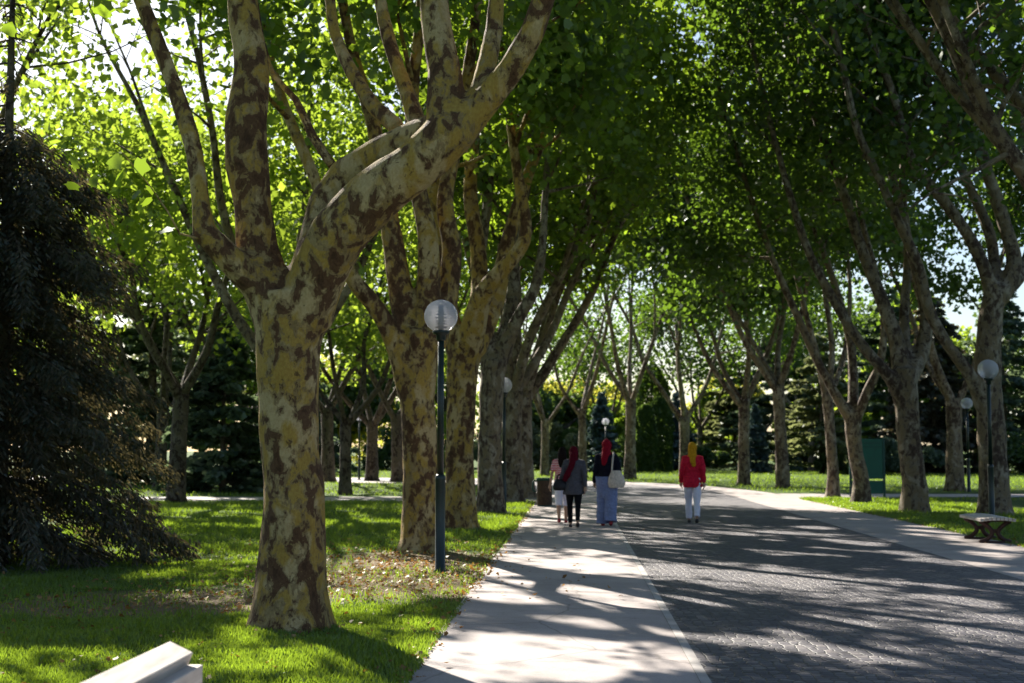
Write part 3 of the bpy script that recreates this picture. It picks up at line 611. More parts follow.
conifer(G(310, 474), 'dark conifer far beyond the left road between trunks', CG, 7, 3.4, 24, 'leaf_cedar', 9000, .3, .2, .7, .36, .8)
conifer(G(602, 472), 'blue spruce behind the farthest lamp, between two bend trees', 'blue spruces', 5.6, 1.6, 25, 'leaf_blue', 9000, .2, .15, .4, .24, .75, name='blue_spruce', cat='blue spruce')
conifer(G(677, 470.5), 'pale blue spruce directly behind the ochre headscarf', 'blue spruces', 5.8, 2.3, 26, 'leaf_blue', 9000, .2, .15, .4, .26, .8, name='blue_spruce', cat='blue spruce')
conifer(G(756, 473), 'narrow pale blue spruce right of the leaning bend tree', 'blue spruces', 4.6, 1.3, 27, 'leaf_blue', 8000, .15, .15, .4, .22, .9, name='blue_spruce', cat='blue spruce')
conifer(G(780, 470), 'big dark cedar behind the narrow blue spruce', CG, 11, 5.2, 28, 'leaf_cedar', 15000, .1, .3, .8, .42, .6, name='cedar', cat='cedar')
conifer(G(735, 468), 'wide greyish cedar behind the red coat, sunlit on top', CG, 9.5, 4.8, 29, 'leaf_olive', 15000, .1, .3, .8, .4, .6, name='cedar', cat='cedar')
conifer(G(822, 473.5), 'sunlit cedar with layered pale green boughs left of the green board', CG, 9, 4, 31, 'leaf_olive', 14000, .05, .5, .75, .34, .75, name='cedar', cat='cedar', fol_w=.35)
conifer(G(892, 472), 'cedar with flat layered boughs right of the green board', CG, 13, 5.5, 32, 'leaf_cedar', 16000, .05, .5, .85, .4, .75, name='cedar', cat='cedar')
conifer(G(935, 473), 'dark reddish conifer behind the slim plane tree at right', CG, 12, 4.4, 33, 'leaf_spruce', 14000, .35, .2, .5, .32, .6)
conifer(G(1005, 473), 'dense green conifer behind the right lamp', CG, 14, 4.4, 34, 'leaf_cedar', 15000, .25, .2, .6, .34, .7)
conifer(G(1080, 473), 'conifer beyond the right edge of the lawn', CG, 15, 5, 35, 'leaf_cedar', 12000, .25, .2, .7, .36, .7)
conifer(G(865, 468), 'tall dark conifer far behind the green board', CG, 13, 5, 36, 'leaf_cedar', 12000, .2, .2, .9, .46, .6)
# dense columns, shrubs and round crowns
def mass(base, label, group, cat, name, rx, rz, zc, leafm, n, size, seed, shape='col', sig=.25, lobes=14, trunk=True):
    rs = random.Random(seed); root = empty(name, base, 0, label, cat, group)
    if trunk:
        mb = MB(); mb.tube([Vector((0, 0, -.1)), Vector((.05, 0, zc * .5)), Vector((0, 0, zc + rz * .4))], [max(.06, rx * .08), max(.05, rx * .06), .02], 7, lump=.1)
        if shape != 'col':
            for k in range(7):
                a = rs.uniform(0, 6.28); mb.tube([Vector((0, 0, zc * .5)), Vector((math.cos(a) * rx * .3, math.sin(a) * rx * .3, zc * .85)), Vector((math.cos(a) * rx * .65, math.sin(a) * rx * .65, zc + rz * rs.uniform(-.2, .5)))], [rx * .04, rx * .03, .01], 5)
        mb.build('trunk', M['bark_dark'], root)
    if shape == 'col':
        u = RNG.uniform(-1, 1, n); a = RNG.uniform(0, 6.283, n); prof = np.sqrt(np.clip(1 - np.clip(u, -.55, 1) ** 2, 0, 1)) ** .8
        rr = rx * prof * (RNG.uniform(.55, 1, n) ** .4) * (1 + .18 * np.sin(a * 5 + u * 3 + seed) * np.sin(u * 9 + a * 2))
        C = np.stack([np.cos(a) * rr, np.sin(a) * rr, zc + u * rz], 1); AX = np.stack([np.cos(a) * .4, np.sin(a) * .4, np.ones(n)], 1)
        leaf_mesh('crown' if trunk else 'foliage', C, size * RNG.uniform(.6, 1.3, n), M[leafm], root, QUAD, axis=AX)
    else:
        cs = []
        while len(cs) < lobes:
            p = Vector((rs.uniform(-1, 1), rs.uniform(-1, 1), rs.uniform(-1, 1)))
            if p.length < 1: cs.append((p.x * rx * .8, p.y * rx * .8, zc + p.z * rz * .8, rs.uniform(.2, .42)))
        cs = np.array(cs); ids = RNG.integers(0, lobes, n); d = RNG.normal(size=(n, 3)); d /= np.linalg.norm(d, axis=1)[:, None]
        rad = cs[ids, 3] * min(rx, rz * 1.1) * (RNG.uniform(.25, 1.05, n) ** .5)
        C = cs[ids, :3] + d * rad[:, None]; C = C[C[:, 2] > .05]
        leaf_mesh('crown' if trunk else 'foliage', C, size * RNG.uniform(.6, 1.3, len(C)), M[leafm], root, QUAD)
    return root
TG = 'dark columnar thujas beyond the bend'
for px, py, rx, hh, s, lab in ((646, 472, .75, 4.6, 1, 'slim dark columnar thuja, leftmost of the pair beyond the bend'), (661, 471.5, .85, 5.2, 2, 'dark columnar thuja just right of the slim one beyond the bend'), (652, 467.5, 1.6, 8.8, 3, 'tallest dark thuja standing behind the pair beyond the bend'), (571, 470.5, 1.1, 3.0, 4, 'low dark thuja behind the people in red scarves')):
    mass(G(px, py), lab, TG, 'thuja', 'thuja', rx, hh / 2, hh / 2, 'leaf_thuja', 9000, .16 if hh < 6 else .25, s)
YG = 'sunlit yellow green trees in the distance'
mass(G(572, 465), 'bright yellow green tree far behind the leftmost bend trees', YG, 'tree', 'deciduous_tree', 6.5, 4.2, 4.8, 'leaf_yellow', 20000, .34, 5, 'r', lobes=26)
mass(G(722, 464.5), 'yellow tree far behind, between the two bend trees near the red coat', YG, 'tree', 'deciduous_tree', 5.5, 3.8, 5.6, 'leaf_yellow', 15000, .36, 6, 'r', lobes=22)
mass(G(338, 468), 'yellow green tree far beyond the left road', YG, 'tree', 'deciduous_tree', 5.0, 4.4, 5.0, 'leaf_yellow', 12000, .34, 7, 'r', lobes=22)
mass(G(535, 464), 'pale yellow green tree behind the trunks at the end of the left row', YG, 'tree', 'deciduous_tree', 5.5, 4.5, 6, 'leaf_yellow', 11000, .36, 8, 'r', lobes=22)
SHG = 'rounded shrubs beyond the road'
for px, py, rx, rz, mt, lab, s in ((560, 470.5, 2.6, 1.9, 'leaf_olive', 'grey green rounded shrub beyond the bend, behind the girl in stripes', 1), (532, 470, 2.2, 1.8, 'leaf_olive', 'grey green rounded shrub beyond the bend, above the bin', 2), (500, 470, 2.4, 1.7, 'leaf_cedar', 'dark shrub beyond the bend behind the fourth trunk', 3),
                                (712, 471, 2.0, 1.0, 'leaf_thuja', 'low dark shrub to the right behind the red coat', 4), (615, 469, 2.6, 1.5, 'leaf_thuja', 'low dark shrub behind the trunk right of the farthest lamp', 5), (870, 473, 2.2, 1.0, 'leaf_cedar', 'low dark shrub behind the green board', 6),
                                (845, 474, 2.4, 1.0, 'leaf_thuja', 'low shrub at the lawn edge left of the green board', 7), (905, 474, 2.6, 1.3, 'leaf_cedar', 'low shrub behind the thick plane tree at right', 8), (1010, 474, 2.6, 1.4, 'leaf_thuja', 'low shrub at the far right lawn edge', 9),
                                (280, 470, 3.0, 1.4, 'leaf_thuja', 'low dark shrub across the left road', 10), (385, 470, 3.0, 1.6, 'leaf_thuja', 'low green shrub across the left road behind far trunks', 11), (230, 469, 4, 1.6, 'leaf_thuja', 'dark shrub far behind the cedar on the left', 12), (440, 469, 4, 1.8, 'leaf_thuja', 'dark shrub hidden behind the second and third trunks', 13)):
    mass(G(px, py), lab, SHG, 'shrub', 'shrub', rx, rz, rz * .85, mt, 6000, .2, s + 40, 'r', lobes=16, trunk=False)
# distant belt of park trees closing the horizon
BG = 'distant park trees'
_r = random.Random(77)
xs = [-70, -58, -47, -38, -30, -22, -14, -6, 2.5, 11, 19, 27, 35, 44, 54, 66, 78]
words = ['far left end', 'far left, second along', 'behind the spruce', 'left of the first trunk', 'behind the first trunk', 'between first and second trunks', 'behind the second trunk', 'behind the left row', 'behind the leftmost bend trees', 'behind the farthest lamp', 'behind the ochre headscarf', 'right of the red coat', 'behind the big cedar', 'behind the green board', 'behind the thick right tree', 'behind the right lamp', 'far right end']
for i, x in enumerate(xs):
    yy = 118 + _r.uniform(-10, 14); rx = _r.uniform(5, 6.5); low = 2 <= i <= 7 or i > 11
    hgt = _r.uniform(15, 18) if low else _r.uniform(6, 7.5)
    mt = _r.choice(['leaf_light', 'leaf_thuja', 'leaf_olive', 'leaf_light'])
    mass((x * .95, yy, 0), 'distant broad park tree on the horizon, ' + words[i], BG, 'tree', 'distant_tree', rx, hgt * .48, hgt * .52, mt, 9000, .42, 200 + i, 'r', lobes=26)
m = MB()
# ---------------------------------------------------------------- park furniture
def lamp(base, label, k=1.0):
    root = empty('street_lamp', base, 0, label, 'street lamp', 'globe lamps along the avenue')
    MB().lathe([(.085, -.02), (.085, .015), (.062, .03), (.062, 1.12), (.066, 1.13), (.066, 1.17), (.048, 1.2)], 20).build('lower_post', M['pole'], root)
    MB().lathe([(.042, 1.2), (.040, 2.88)], 16).build('pole', M['pole'], root)
    MB().lathe([(.045, 2.86), (.06, 2.88), (.06, 2.93), (.10, 2.95), (.11, 2.985), (.05, 2.99)], 20).build('collar', M['pole'], root)
    g = MB(); g.ell((0, 0, 3.17), (.21, .21, .205), 32, 20); gg = g.build('globe', M['globe'], root)
    b = MB()
    for j in range(6): b.lathe([(.045, 3.04 + j * .035), (.07, 3.045 + j * .035), (.045, 3.055 + j * .035)], 16)
    b.lathe([(.03, 2.99), (.03, 3.28), (.02, 3.3)], 12); b.build('lamp_louvre', M['white_paint'], gg)
    return root
lp0 = lamp(G(440, 572), 'nearest globe lamp on a dark post, in front of the second left trunk')
for (px, py, lab) in ((504, 508.5, 'second globe lamp on the left, before the pale fourth trunk'), (521, 489, 'left lamp with its globe hidden in branches, between the left row and the bin'), (606, 475.5, 'farthest globe lamp, above the red headscarf with the white bag'),
                      (992, 523, 'nearer globe lamp on the right, rising behind the low bench'), (969, 492, 'smaller globe lamp on the right, left of the nearer one'), (359, 480, 'distant lamp on the left between far trunks')):
    c = copy_tree(lp0); c.location = G(px, py); c['label'] = lab
def xbench(base, rz, label):
    root = empty('park_bench', base, rz, label, 'bench', 'backless slatted benches')
    n = 9
    for k in range(n):      # slats run along local y
        x = -.25 + .5 * k / (n - 1); z = .405 - .02 * (x / .25) ** 2
        MB().box((x, 0, z), (.053, 1.5, .05), ry=math.atan(.14 * (x / .25))).build('slat', M['timber'], root, smooth=False, bevel=.006)
    for s in (-1, 1):
        b = MB(); y = s * .52
        for sg in (-1, 1):
            P, r = catmull([(sg * .24, y, .355), (sg * .14, y, .30), (sg * .05, y, .2), (sg * .07, y, .12), (sg * .15, y, .055), (sg * .25, y, .02)], [.036, .034, .036, .036, .034, .04], .03)
            b.tube(P, r, 8)
        b.box((0, y, .2), (.10, .035, .06)); b.box((0, y, .363), (.5, .05, .03)); b.box((0, y, .02), (.5, .06, .04))
        b.build('leg', M['rust'], root)
    return root
AV = math.atan(-61 / F)
xb = xbench(G(987.5, 541.5), AV - .05, 'low backless slatted bench with crossed iron legs at the right path edge')
# near timber bench at lower left (its seat and legs stand below the frame)
root = empty('timber_bench', (0, 0, 0), 0, 'pale timber bench whose sunlit top rail shows at the bottom left corner', 'bench')
# end of the rail measured at (170..193, 641..652)
ye = 5.15; e0 = PX(170, 641, ye + .01); e1 = PX(193.5, 652.5, ye - .01)
wv_ = e1 - e0; wl = wv_.length; ax = Vector((63 / F + .004, 1, 0)).normalized(); nrm = ax.cross(wv_).normalized()
if nrm.z < 0: nrm = -nrm
th = .058; Lr = 1.9
def beam(corner, wvec, nv, thick, L, name, mat, bev=.004):
    a = corner; vs = []
    for s in (0, -L):
        for q in (Vector((0, 0, 0)), wvec, wvec - nv * thick, -nv * thick): vs.append(a + q + ax * s)
    m = MB(); m.add(vs, [(0, 1, 2, 3), (7, 6, 5, 4), (0, 4, 5, 1), (1, 5, 6, 2), (2, 6, 7, 3), (3, 7, 4, 0)])
    return m.build(name, mat, root, smooth=False, bevel=bev)
beam(e0, wv_, nrm, th, Lr, 'top_rail', M['timber'])
f0 = PX(178, 671, ye - .02); f1 = PX(203, 664.5, ye - .0); w2 = Vector((f1.x - f0.x, -.01, .0))
beam(Vector((f0.x, ye, f1.z)), Vector((f1.x - f0.x, 0, .0)), Vector((0, 0, 1)), .11, Lr, 'back_board', M['timber'])
xr = f1.x
for k in range(3):
    m = MB(); m.box((xr + .16 + k * .15 - .1, ye - Lr / 2, .44), (.135, Lr, .045), rz=-.048); m.build('seat_plank', M['timber'], root, smooth=False, bevel=.005)
for s in (ye - .25, ye - Lr + .25):
    m = MB(); m.box((xr - .02 - (ye - s) * .048, s, .33), (.06, .07, .72)); m.build('rear_leg', M['iron'], root, smooth=False, bevel=.005)
    m = MB(); m.box((xr + .36 - (ye - s) * .048, s, .205), (.06, .07, .43)); m.build('front_leg', M['iron'], root, smooth=False, bevel=.005)
    m = MB(); m.box((xr + .17 - (ye - s) * .048, s + .001, .395), (.34, .06, .04)); m.build('seat_bearer', M['iron'], root, smooth=False, bevel=.005)
# waste bin
root = empty('waste_bin', G(544.5, 506.5), 0, 'slatted brown waste bin with a dark green rim at the left path edge', 'waste bin')
for k in range(20):
    a = 2 * math.pi * k / 20; m = MB(); m.box((.19 * math.cos(a), .19 * math.sin(a), .37), (.02, .052, .66), rz=a); m.build('slat', M['bin_wood'], root, smooth=False, bevel=.003)
MB().lathe([(.172, .05), (.172, .7)], 24).build('liner', M['iron'], root)
MB().lathe([(.17, .69), (.215, .69), (.22, .71), (.22, .75), (.2, .76), (.17, .755), (.165, .66)], 28).build('rim', M['green_dark'], root)
MB().lathe([(.2, .0), (.2, .04), (.18, .05)], 24).build('base', M['green_dark'], root)
m = MB(); P, r = catmull([(-.2, 0, .66), (-.27, 0, .69), (-.31, 0, .6), (-.31, 0, .48), (-.27, 0, .40), (-.2, 0, .42)], [.022] * 6, .03); m.tube(P, r, 8); m.build('bracket', M['green_dark'], root)
# green board
gl, gr = G(851, 497.5), G(884.5, 497.5); bw_ = (gr - gl).length; ctr_ = (gl + gr) / 2
root = empty('notice_board', ctr_, 0, 'tall green metal notice board behind the right row of trees', 'notice board')
for s in (-1, 1):
    m = MB(); m.box((s * bw_ / 2, 0, .92), (.07, .07, 1.86)); m.build('post', M['green_dark'], root, smooth=False, bevel=.006)
m = MB(); m.box((0, 0, 1.22), (bw_ - .075, .04, 1.26)); m.build('panel', M['green_paint'], root, smooth=False, bevel=.006)
m = MB(); m.box((0, 0, .33), (bw_ - .075, .04, .40)); m.build('lower_panel', M['green_paint'], root, smooth=False, bevel=.006)
m = MB()
for z in (1.72, 1.6): m.box((0, -.028, z), (bw_ - .08, .014, .02))
m.build('ledge', M['green_dark'], root, smooth=False)
m = MB(); m.box((-.22, -.024, .93), (.09, .006, .03)); m.build('sticker', M['white_paint'], root, smooth=False)
# ---------------------------------------------------------------- people
def hand(mb, w_, d, side, k):
    """w_ wrist, d direction of the hand; relaxed fingers"""
    d = d.normalized(); sd_ = Vector((0, 1, 0)); sd_ = (sd_ - d * sd_.dot(d)).normalized(); nv = d.cross(sd_)
    if nv.x * side > 0: nv = -nv     # palm faces the thigh
    mb.tube([w_, w_ + d * .03, w_ + d * .06, w_ + d * .088], [.024, .032, .036, .030], 10, flat=(1, .5) if abs(nv.dot(Vector((0, 1, 0)))) > .5 else None)
    for j, (o_, ln) in enumerate(((-.026, .066), (-.009, .076), (.009, .071), (.026, .056))):
        a = w_ + d * .078 + sd_ * -o_; b = a + d * ln * .45 + nv * .004; c = b + d * ln * .3 + nv * .014; e = c + d * ln * .22 + nv * .02
        mb.tube([a, b, c, e], [.0095, .009, .008, .0068], 7)
    a = w_ + d * .025 + sd_ * .02; b = a + d * .03 + sd_ * .024; c = b + d * .03 + sd_ * .006 + nv * .008
    mb.tube([a, b, c], [.012, .0105, .0085], 7)
FOLD = bpy.data.textures.new('folds', 'CLOUDS'); FOLD.noise_scale = .09; FOLD.noise_depth = 2
def person(base, rz, hgt, label, look):
    k = hgt / 1.68; root = empty('person', base, rz, label, 'person', look.get('group', 'people strolling down the avenue'))
    V = lambda x, y, z: Vector((x * k, y * k, z * k))
    fy = look.get('stride', (.16, -.16)); hip = {1: V(.085, 0, .90), -1: V(-.085, 0, .90)}; legs = {}
    for s, f in ((1, fy[0]), (-1, fy[1])):
        back = f < 0; lift = .05 if back else 0
        ank = V(s * .075, f, .085 + lift); kn = V(s * .085, f * .5 + (.03 if back else .06), .485)
        legs[s] = (hip[s], kn, ank, back)
    arms = {}
    for s in (1, -1):
        sw = look.get('swing', (-.08, .08))[0 if s == 1 else 1]; sh = V(s * .165, -.0, 1.375)
        el = V(s * .225, sw * .5 - .03, 1.10); wr = V(s * .235, sw * 1.6 + .05, .86)
        if s in look.get('bent', {}): el = V(s * .235, -.03, 1.10); wr = V(*look['bent'][s])
        arms[s] = (sh, el, wr)
    b = MB()
    b.tube([V(0, 0, .86), V(0, 0, .95), V(0, .005, 1.05), V(0, .01, 1.18), V(0, .01, 1.30), V(0, 0, 1.39), V(0, 0, 1.43)], [x * k for x in (.13, .145, .12, .13, .145, .11, .06)], 14, flat=(1.12, .78))
    b.tube([V(0, -.005, 1.38), V(0, .005, 1.50)], .052 * k, 10)
    b.ell(V(0, .012, 1.575), (.077 * k, .095 * k, .112 * k)); b.ell(V(0, .05, 1.52), (.05 * k, .05 * k, .05 * k))
    b.ell(V(0, .108, 1.562), (.012 * k, .016 * k, .024 * k)); b.ell(V(0, .095, 1.525), (.024 * k, .01 * k, .007 * k))
    for s in (1, -1):
        b.ell(V(s * .078, 0, 1.57), (.01 * k, .02 * k, .03 * k))
        sh, el, wr = arms[s]
        b.tube([V(s * .08, 0, 1.385), sh, sh.lerp(el, .5), el, el.lerp(wr, .35), wr], [x * k for x in (.05, .05, .043, .036, .034, .023)], 10)
        hand(b, wr, (wr - el), s, k)
        h_, kn, an, back = legs[s]
        b.tube([h_, h_.lerp(kn, .4), kn, kn.lerp(an, .3), an], [x * k for x in (.085, .078, .052, .053, .035)], 12)
        toe = an + (V(0, .15, -.05) if not back else V(0, .13, -.085)); b.tube([an + V(0, -.03, -.03), an.lerp(toe, .6), toe], [.035 * k, .035 * k, .024 * k], 8)
    b.build('body', M['skin'], root, remesh=.0075, sm=1)
    for s in (1, -1):   # eyes
        e = MB(); e.ell(V(s * .03, .098, 1.58), (.011 * k, .006 * k, .006 * k), 8, 6); e.build('eye', M['hair'], root)
    # shoes
    for s in (1, -1):
        h_, kn, an, back = legs[s]; c = MB(); tp = an + (V(0, .15, -.055) if not back else V(0, .13, -.095)); hl = an + V(0, -.045, -.045)
        c.tube([hl, an.lerp(tp, .5) + V(0, 0, -.03), tp], [.038 * k, .043 * k, .03 * k], 10); c.build('shoe', look['shoe'], root, remesh=.012, sm=1)
    # lower garment
    g = MB(); lg = look['legs']
    if lg == 'wide':
        for s in (1, -1):
            h_, kn, an, back = legs[s]; g.tube([h_ + V(0, 0, .08), h_.lerp(kn, .5), kn, kn.lerp(an, .5), an + V(0, 0, -.03)], [x * k for x in (.125, .125, .12, .125, .135)], 16, lump=.25)
        g.tube([V(0, 0, 1.0), V(0, 0, .82), V(0, 0, .55)], [.14 * k, .155 * k, .10 * k], 14, flat=(1.1, .85))
    else:
        rr = {'slim': (.098, .092, .064, .058, .048), 'straight': (.102, .096, .074, .07, .066), 'shorts': (.10, .092, .082, .075, .075)}[lg]
        for s in (1, -1):
            h_, kn, an, back = legs[s]
            pts = [h_ + V(0, 0, .06), h_.lerp(kn, .5), kn, kn.lerp(an, .5), an + V(0, 0, .02)]
            if lg == 'shorts': pts = [h_ + V(0, 0, .06), h_.lerp(kn, .5), h_.lerp(kn, .85), kn, kn.lerp(an, .25)]
            g.tube(pts, [x * k for x in rr], 12, lump=.12)
        g.tube([V(0, 0, 1.04), V(0, 0, .94), V(0, 0, .84)], [.135 * k, .155 * k, .13 * k], 14, flat=(1.12, .82))
    g.build(look['leg_name'], look['leg_mat'], root, remesh=.014, sm=2)
    # upper garment
    z0 = look.get('hem', .8); g = MB(); fl = look.get('flare', .17)
    g.tube([V(0, 0, z0), V(0, 0, (z0 + 1.05) / 2), V(0, .005, 1.07), V(0, .01, 1.2), V(0, .0, 1.31), V(0, -.005, 1.39), V(0, -.005, 1.43)], [x * k for x in (fl, (fl + .15) / 2, .14, .15, .165, .135, .07)], 20, flat=(1.16, .82), lump=.12)
    sl = look.get('sleeve', 1.0)
    for s in (1, -1):
        sh, el, wr = arms[s]
        pts = [V(s * .1, 0, 1.375), sh, sh.lerp(el, .5), el, el.lerp(wr, .5), el.lerp(wr, .97)] if sl == 1 else [V(s * .1, 0, 1.375), sh, sh.lerp(el, .4), sh.lerp(el, .75)]
        g.tube(pts, [x * k for x in (.07, .068, .06, .054, .050, .045)][:len(pts)], 10, lump=.2)
    g.build(look['top_name'], look['top_mat'], root, remesh=.013, sm=2)
    # head covering
    g = MB()
    if look['head'] == 'scarf':
        g.ell(V(0, -.016, 1.592), (.097 * k, .103 * k, .125 * k), 18, 12); g.tube([V(0, -.01, 1.56), V(0, -.02, 1.47), V(0, -.01, 1.40), V(0, -.005, 1.37)], [x * k for x in (.09, .083, .105, .11)], 16, flat=(1.05, .9), lump=.15)
        tl = look.get('tail', [(0, -.10, 1.55), (.0, -.125, 1.38), (.0, -.15, 1.2), (0, -.16, 1.08)])
        P, r = catmull([V(*p) for p in tl], [x * k for x in (.075, .07, .065, .04)], .05); g.tube(P, r, 12, flat=(1.05, .5), lump=.25)
        g.build('headscarf', look['head_mat'], root, remesh=.012, sm=2)
    else:
        g.ell(V(0, -.016, 1.60), (.088 * k, .1 * k, .115 * k), 18, 12); P, r = catmull([V(0, -.06, 1.6), V(0, -.095, 1.5), V(0, -.115, 1.38), V(0, -.12, 1.24)], [x * k for x in (.08, .085, .09, .05)], .05); g.tube(P, r, 12, flat=(1.2, .6), lump=.3)
        g.build('hair', look['head_mat'], root, remesh=.012, sm=1)
    for o in root.children:
        if o.name.split('.')[0] in ('jacket', 'coat', 'tunic', 'shirt', 'trousers', 'headscarf'):
            d = o.modifiers.new('folds', 'DISPLACE'); d.texture = FOLD; d.strength = .04 if o.name[0] in 'jct' and not o.name.startswith('trousers') else .025; d.mid_level = .5; d.texture_coords = 'LOCAL'
    return root, V
t = NT('striped_red'); wv = t.new('ShaderNodeTexWave', bands_direction='Z'); t.l.new(t.coord(), wv.inputs[0]); wv.inputs['Scale'].default_value = 9; c = t.ramp(wv.outputs['Fac'], [(.45, (.55, .02, .06)), (.6, (.75, .6, .6))]); M['stripe'] = t.fin(c, .85, .1)
cr = cloth('scarf_crimson', (.24, .006, .018)); cm = cloth('scarf_maroon', (.09, .004, .012)); oc = cloth('scarf_ochre', (.50, .24, .012)); rc = cloth('coat_red', (.52, .015, .04)); nv_ = cloth('jacket_black', (.009, .009, .018)); gt = cloth('tunic_grey', (.085, .08, .095), 90, .6)
den = cloth('wide_blue_trousers', (.20, .24, .42)); wh = cloth('white_trousers', (.72, .70, .82), 20, .06); blk = cloth('black_leggings', (.008, .008, .01)); shb = simple('black_shoe', (.012, .01, .01), .4, .4); shr = simple('red_shoe', (.3, .02, .03), .5, .3)
person(G(562.5, 523.5), AV, 1.54, 'girl with dark hair in a red striped top and white shorts, leftmost walker', dict(stride=(.12, -.10), shoe=shr, legs='shorts', leg_name='shorts', leg_mat=wh, top_name='shirt', top_mat=M['stripe'], head='hair', head_mat=M['hair'], hem=.92, flare=.15, sleeve=.5, bent={-1: (-.27, .0, .87)}))
r2, V2 = person(G(574, 528), AV, 1.55, 'person in maroon headscarf, grey tunic and black leggings', dict(stride=(-.18, .18), shoe=shb, legs='slim', leg_name='leggings', leg_mat=blk, top_name='tunic', top_mat=gt, head='scarf', head_mat=cm, hem=.70, flare=.20, tail=[(0, -.10, 1.55), (-.03, -.13, 1.36), (-.12, -.16, 1.15), (-.2, -.16, .98)], bent={-1: (-.26, .08, .98)}))
r3, V3 = person(G(607, 526.5), AV, 1.68, 'person in bright red headscarf, black jacket and wide blue trousers', dict(stride=(-.12, .12), shoe=shr, legs='wide', leg_name='trousers', leg_mat=den, top_name='jacket', top_mat=nv_, head='scarf', head_mat=cr, hem=.98, flare=.165, tail=[(0, -.10, 1.55), (-.02, -.13, 1.42), (-.05, -.15, 1.3), (-.07, -.15, 1.2)], bent={1: (.24, .1, 1.0)}))
person(G(693, 523.5), AV - .05, 1.63, 'person in ochre headscarf, red coat and white trousers walking alone', dict(stride=(-.22, .2), shoe=shb, legs='straight', leg_name='trousers', leg_mat=wh, top_name='coat', top_mat=rc, head='scarf', head_mat=oc, hem=.76, flare=.18, tail=[(0, -.10, 1.55), (0, -.13, 1.43), (.01, -.15, 1.30), (.03, -.155, 1.20)]))
# bags
def bag(base, rz, label, mat, w_, h_, strap):
    root = empty('handbag', base, rz, label, 'handbag', 'handbags carried by walkers')
    b = MB(); b.tube([Vector((0, 0, -h_ / 2)), Vector((0, 0, -h_ * .25)), Vector((0, 0, h_ * .1)), Vector((0, 0, h_ / 2))], [w_ * .42, w_ * .52, w_ * .46, w_ * .26], 16, flat=(1, .5), lump=.15)
    b.build('pouch', mat, root, remesh=.012, sm=2)
    b = MB(); P, r = catmull([Vector(p) for p in strap], [.014] * len(strap), .05); b.tube(P, r, 6, flat=(1.3, .6)); b.build('strap', mat, root)
    return root
off2 = lambda r, v: r.matrix_basis @ v
wb = simple('bag_cream', (.62, .52, .44), .6, .3); kb = simple('bag_black', (.012, .01, .014), .5, .3)
p3 = G(607, 526.5) + Vector((.17, -.17, .93)); bag(p3, AV, 'cream slouchy shoulder bag at the right hip of the black jacket', wb, .34, .34, [(-.08, .03, .12), (-.07, .04, .3), (-.05, .08, .47), (-.04, .16, .52), (-.03, .26, .44), (.0, .28, .28)])
p2 = G(574, 528) + Vector((-.27, -.02, .83)); bag(p2, AV, 'small black handbag on the left arm of the grey tunic', kb, .30, .22, [(-.06, 0, .08), (-.05, .04, .17), (.0, .06, .2), (.05, .04, .17), (.06, 0, .08)])
# ---------------------------------------------------------------- grass and fallen leaves
def edge_u(u, v): return (u < -1.06) | (u > 7.02)
def scatter(n, ulo, uhi, vlo, vhi, bias=1.0):
    v = vlo + (vhi - vlo) * RNG.random(n) ** bias; u = RNG.uniform(ulo, uhi, n)
    return u, v
us, vs_ = [], []
for (n, a, b, c_, d_) in ((110000, -5.5, -1.06, 8.5, 13), (90000, -7.5, -1.06, 13, 19), (60000, -10, -1.06, 19, 30), (40000, -18, -1.06, 30, 41), (30000, 7.02, 11, 20, 43), (8000, 6.9, 7.4, 20, 43)):
    u, v = scatter(n, a, b, c_, d_); us.append(u); vs_.append(v)
def side_of(C, u, v):
    vv = np.array([p.y for p in C]); uu = np.array([p.x - p.y * 61 / F for p in C]); o_ = np.argsort(vv); return np.interp(v, vv[o_], uu[o_])
u, v = scatter(170000, -40, 60, 42, 100, 1.3); lim3 = side_of(B3, u, v); lim0 = side_of(B0, u, v)
k_ = ((u > lim3 + .1) | ((u < lim0 - .1) & (v < 74))) & ~((u < -1) & (v > 41.2) & (v < 45.8)) & ~((u > 6) & (v > 43.4) & (v < 49.6)); us.append(u[k_]); vs_.append(v[k_])
u = np.concatenate(us); v = np.concatenate(vs_); x = u + v * 61 / F
keep = np.ones(len(u), bool)
nz_ = np.sin(x * 2.1 + 1) * np.sin(v * 1.7) + .6 * np.sin(x * 5.3 + v * 3.1) * np.sin(v * 4.1 - x)
for b in BARE:
    e = ((x - b[0]) / b[2]) ** 2 + ((v - b[1]) / b[3]) ** 2
    keep &= ~((e < 1 + .35 * nz_) & (RNG.random(len(u)) < .86))
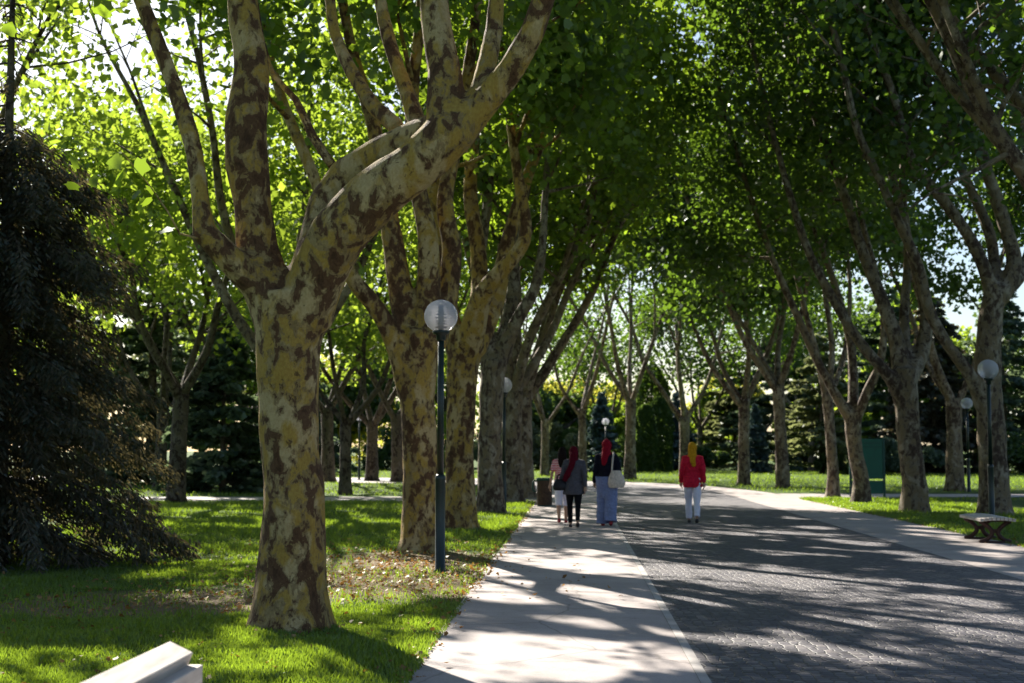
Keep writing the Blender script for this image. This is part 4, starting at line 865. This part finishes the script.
keep &= RNG.random(len(u)) < (.8 + .25 * nz_)
edge = np.clip((-.98 - u) / .25 + .1 * nz_, 0, 1); keep &= (u > 0) | (RNG.random(len(u)) < edge + .15)
x, v = x[keep], v[keep]; n = len(x); hgt = RNG.uniform(.03, .075, n) * (1 + .3 * np.clip(nz_[keep], -1, 1)) * np.where(v > 25, 1.3, 1) * np.where(v > 41, 1.1, 1)
P = np.stack([x, v, hgt * .45], 1); AX = np.stack([RNG.normal(size=n) * .35, RNG.normal(size=n) * .35, np.ones(n)], 1)
BL = np.array([(-.07, -.5), (.07, -.5), (.045, .1), (0, .5), (-.045, .1)])
o = leaf_mesh('grass', P, hgt * np.where(v > 19, 1.2, 1) * np.where(v > 41, 1.2, 1), M['grass'], None, BL * np.array([[1.3, 1]]), axis=AX, up=0); tag(o, 'short green lawn grass along both sides of the avenue', 'grass', kind='stuff')
# fallen leaves
PS = []
for b, n in zip(BARE, (300, 1700, 500)):
    PS.append(np.stack([b[0] + RNG.normal(size=n) * b[2] * .6, b[1] + RNG.normal(size=n) * b[3] * .6], 1))
u, v = scatter(900, -5.5, -1.0, 8.5, 24); PS.append(np.stack([u + v * 61 / F, v], 1))
u, v = scatter(70, -1.0, 6.5, 9, 40); PS.append(np.stack([u + v * 61 / F, v], 1))
v = RNG.uniform(8, 40, 500); u = -1.1 + RNG.normal(size=500) * .12; PS.append(np.stack([u + v * 61 / F, v], 1))
v = RNG.uniform(20, 40, 250); u = 7 + RNG.normal(size=250) * .25; PS.append(np.stack([u + v * 61 / F, v], 1))
Q = np.vstack(PS); uu = Q[:, 0] - Q[:, 1] * 61 / F; Q = Q[(uu < -1.0) | (uu > 6.8) | (RNG.random(len(Q)) < .12)]
P = np.column_stack([Q, RNG.uniform(.02, .045, len(Q))])
o = leaf_mesh('fallen_leaves', P, RNG.uniform(.022, .055, len(P)), M['litter'], None, MAPLE, up=2.5, fold=.4); tag(o, 'dry brown fallen leaves scattered on lawn and path edge', 'fallen leaves', kind='stuff')
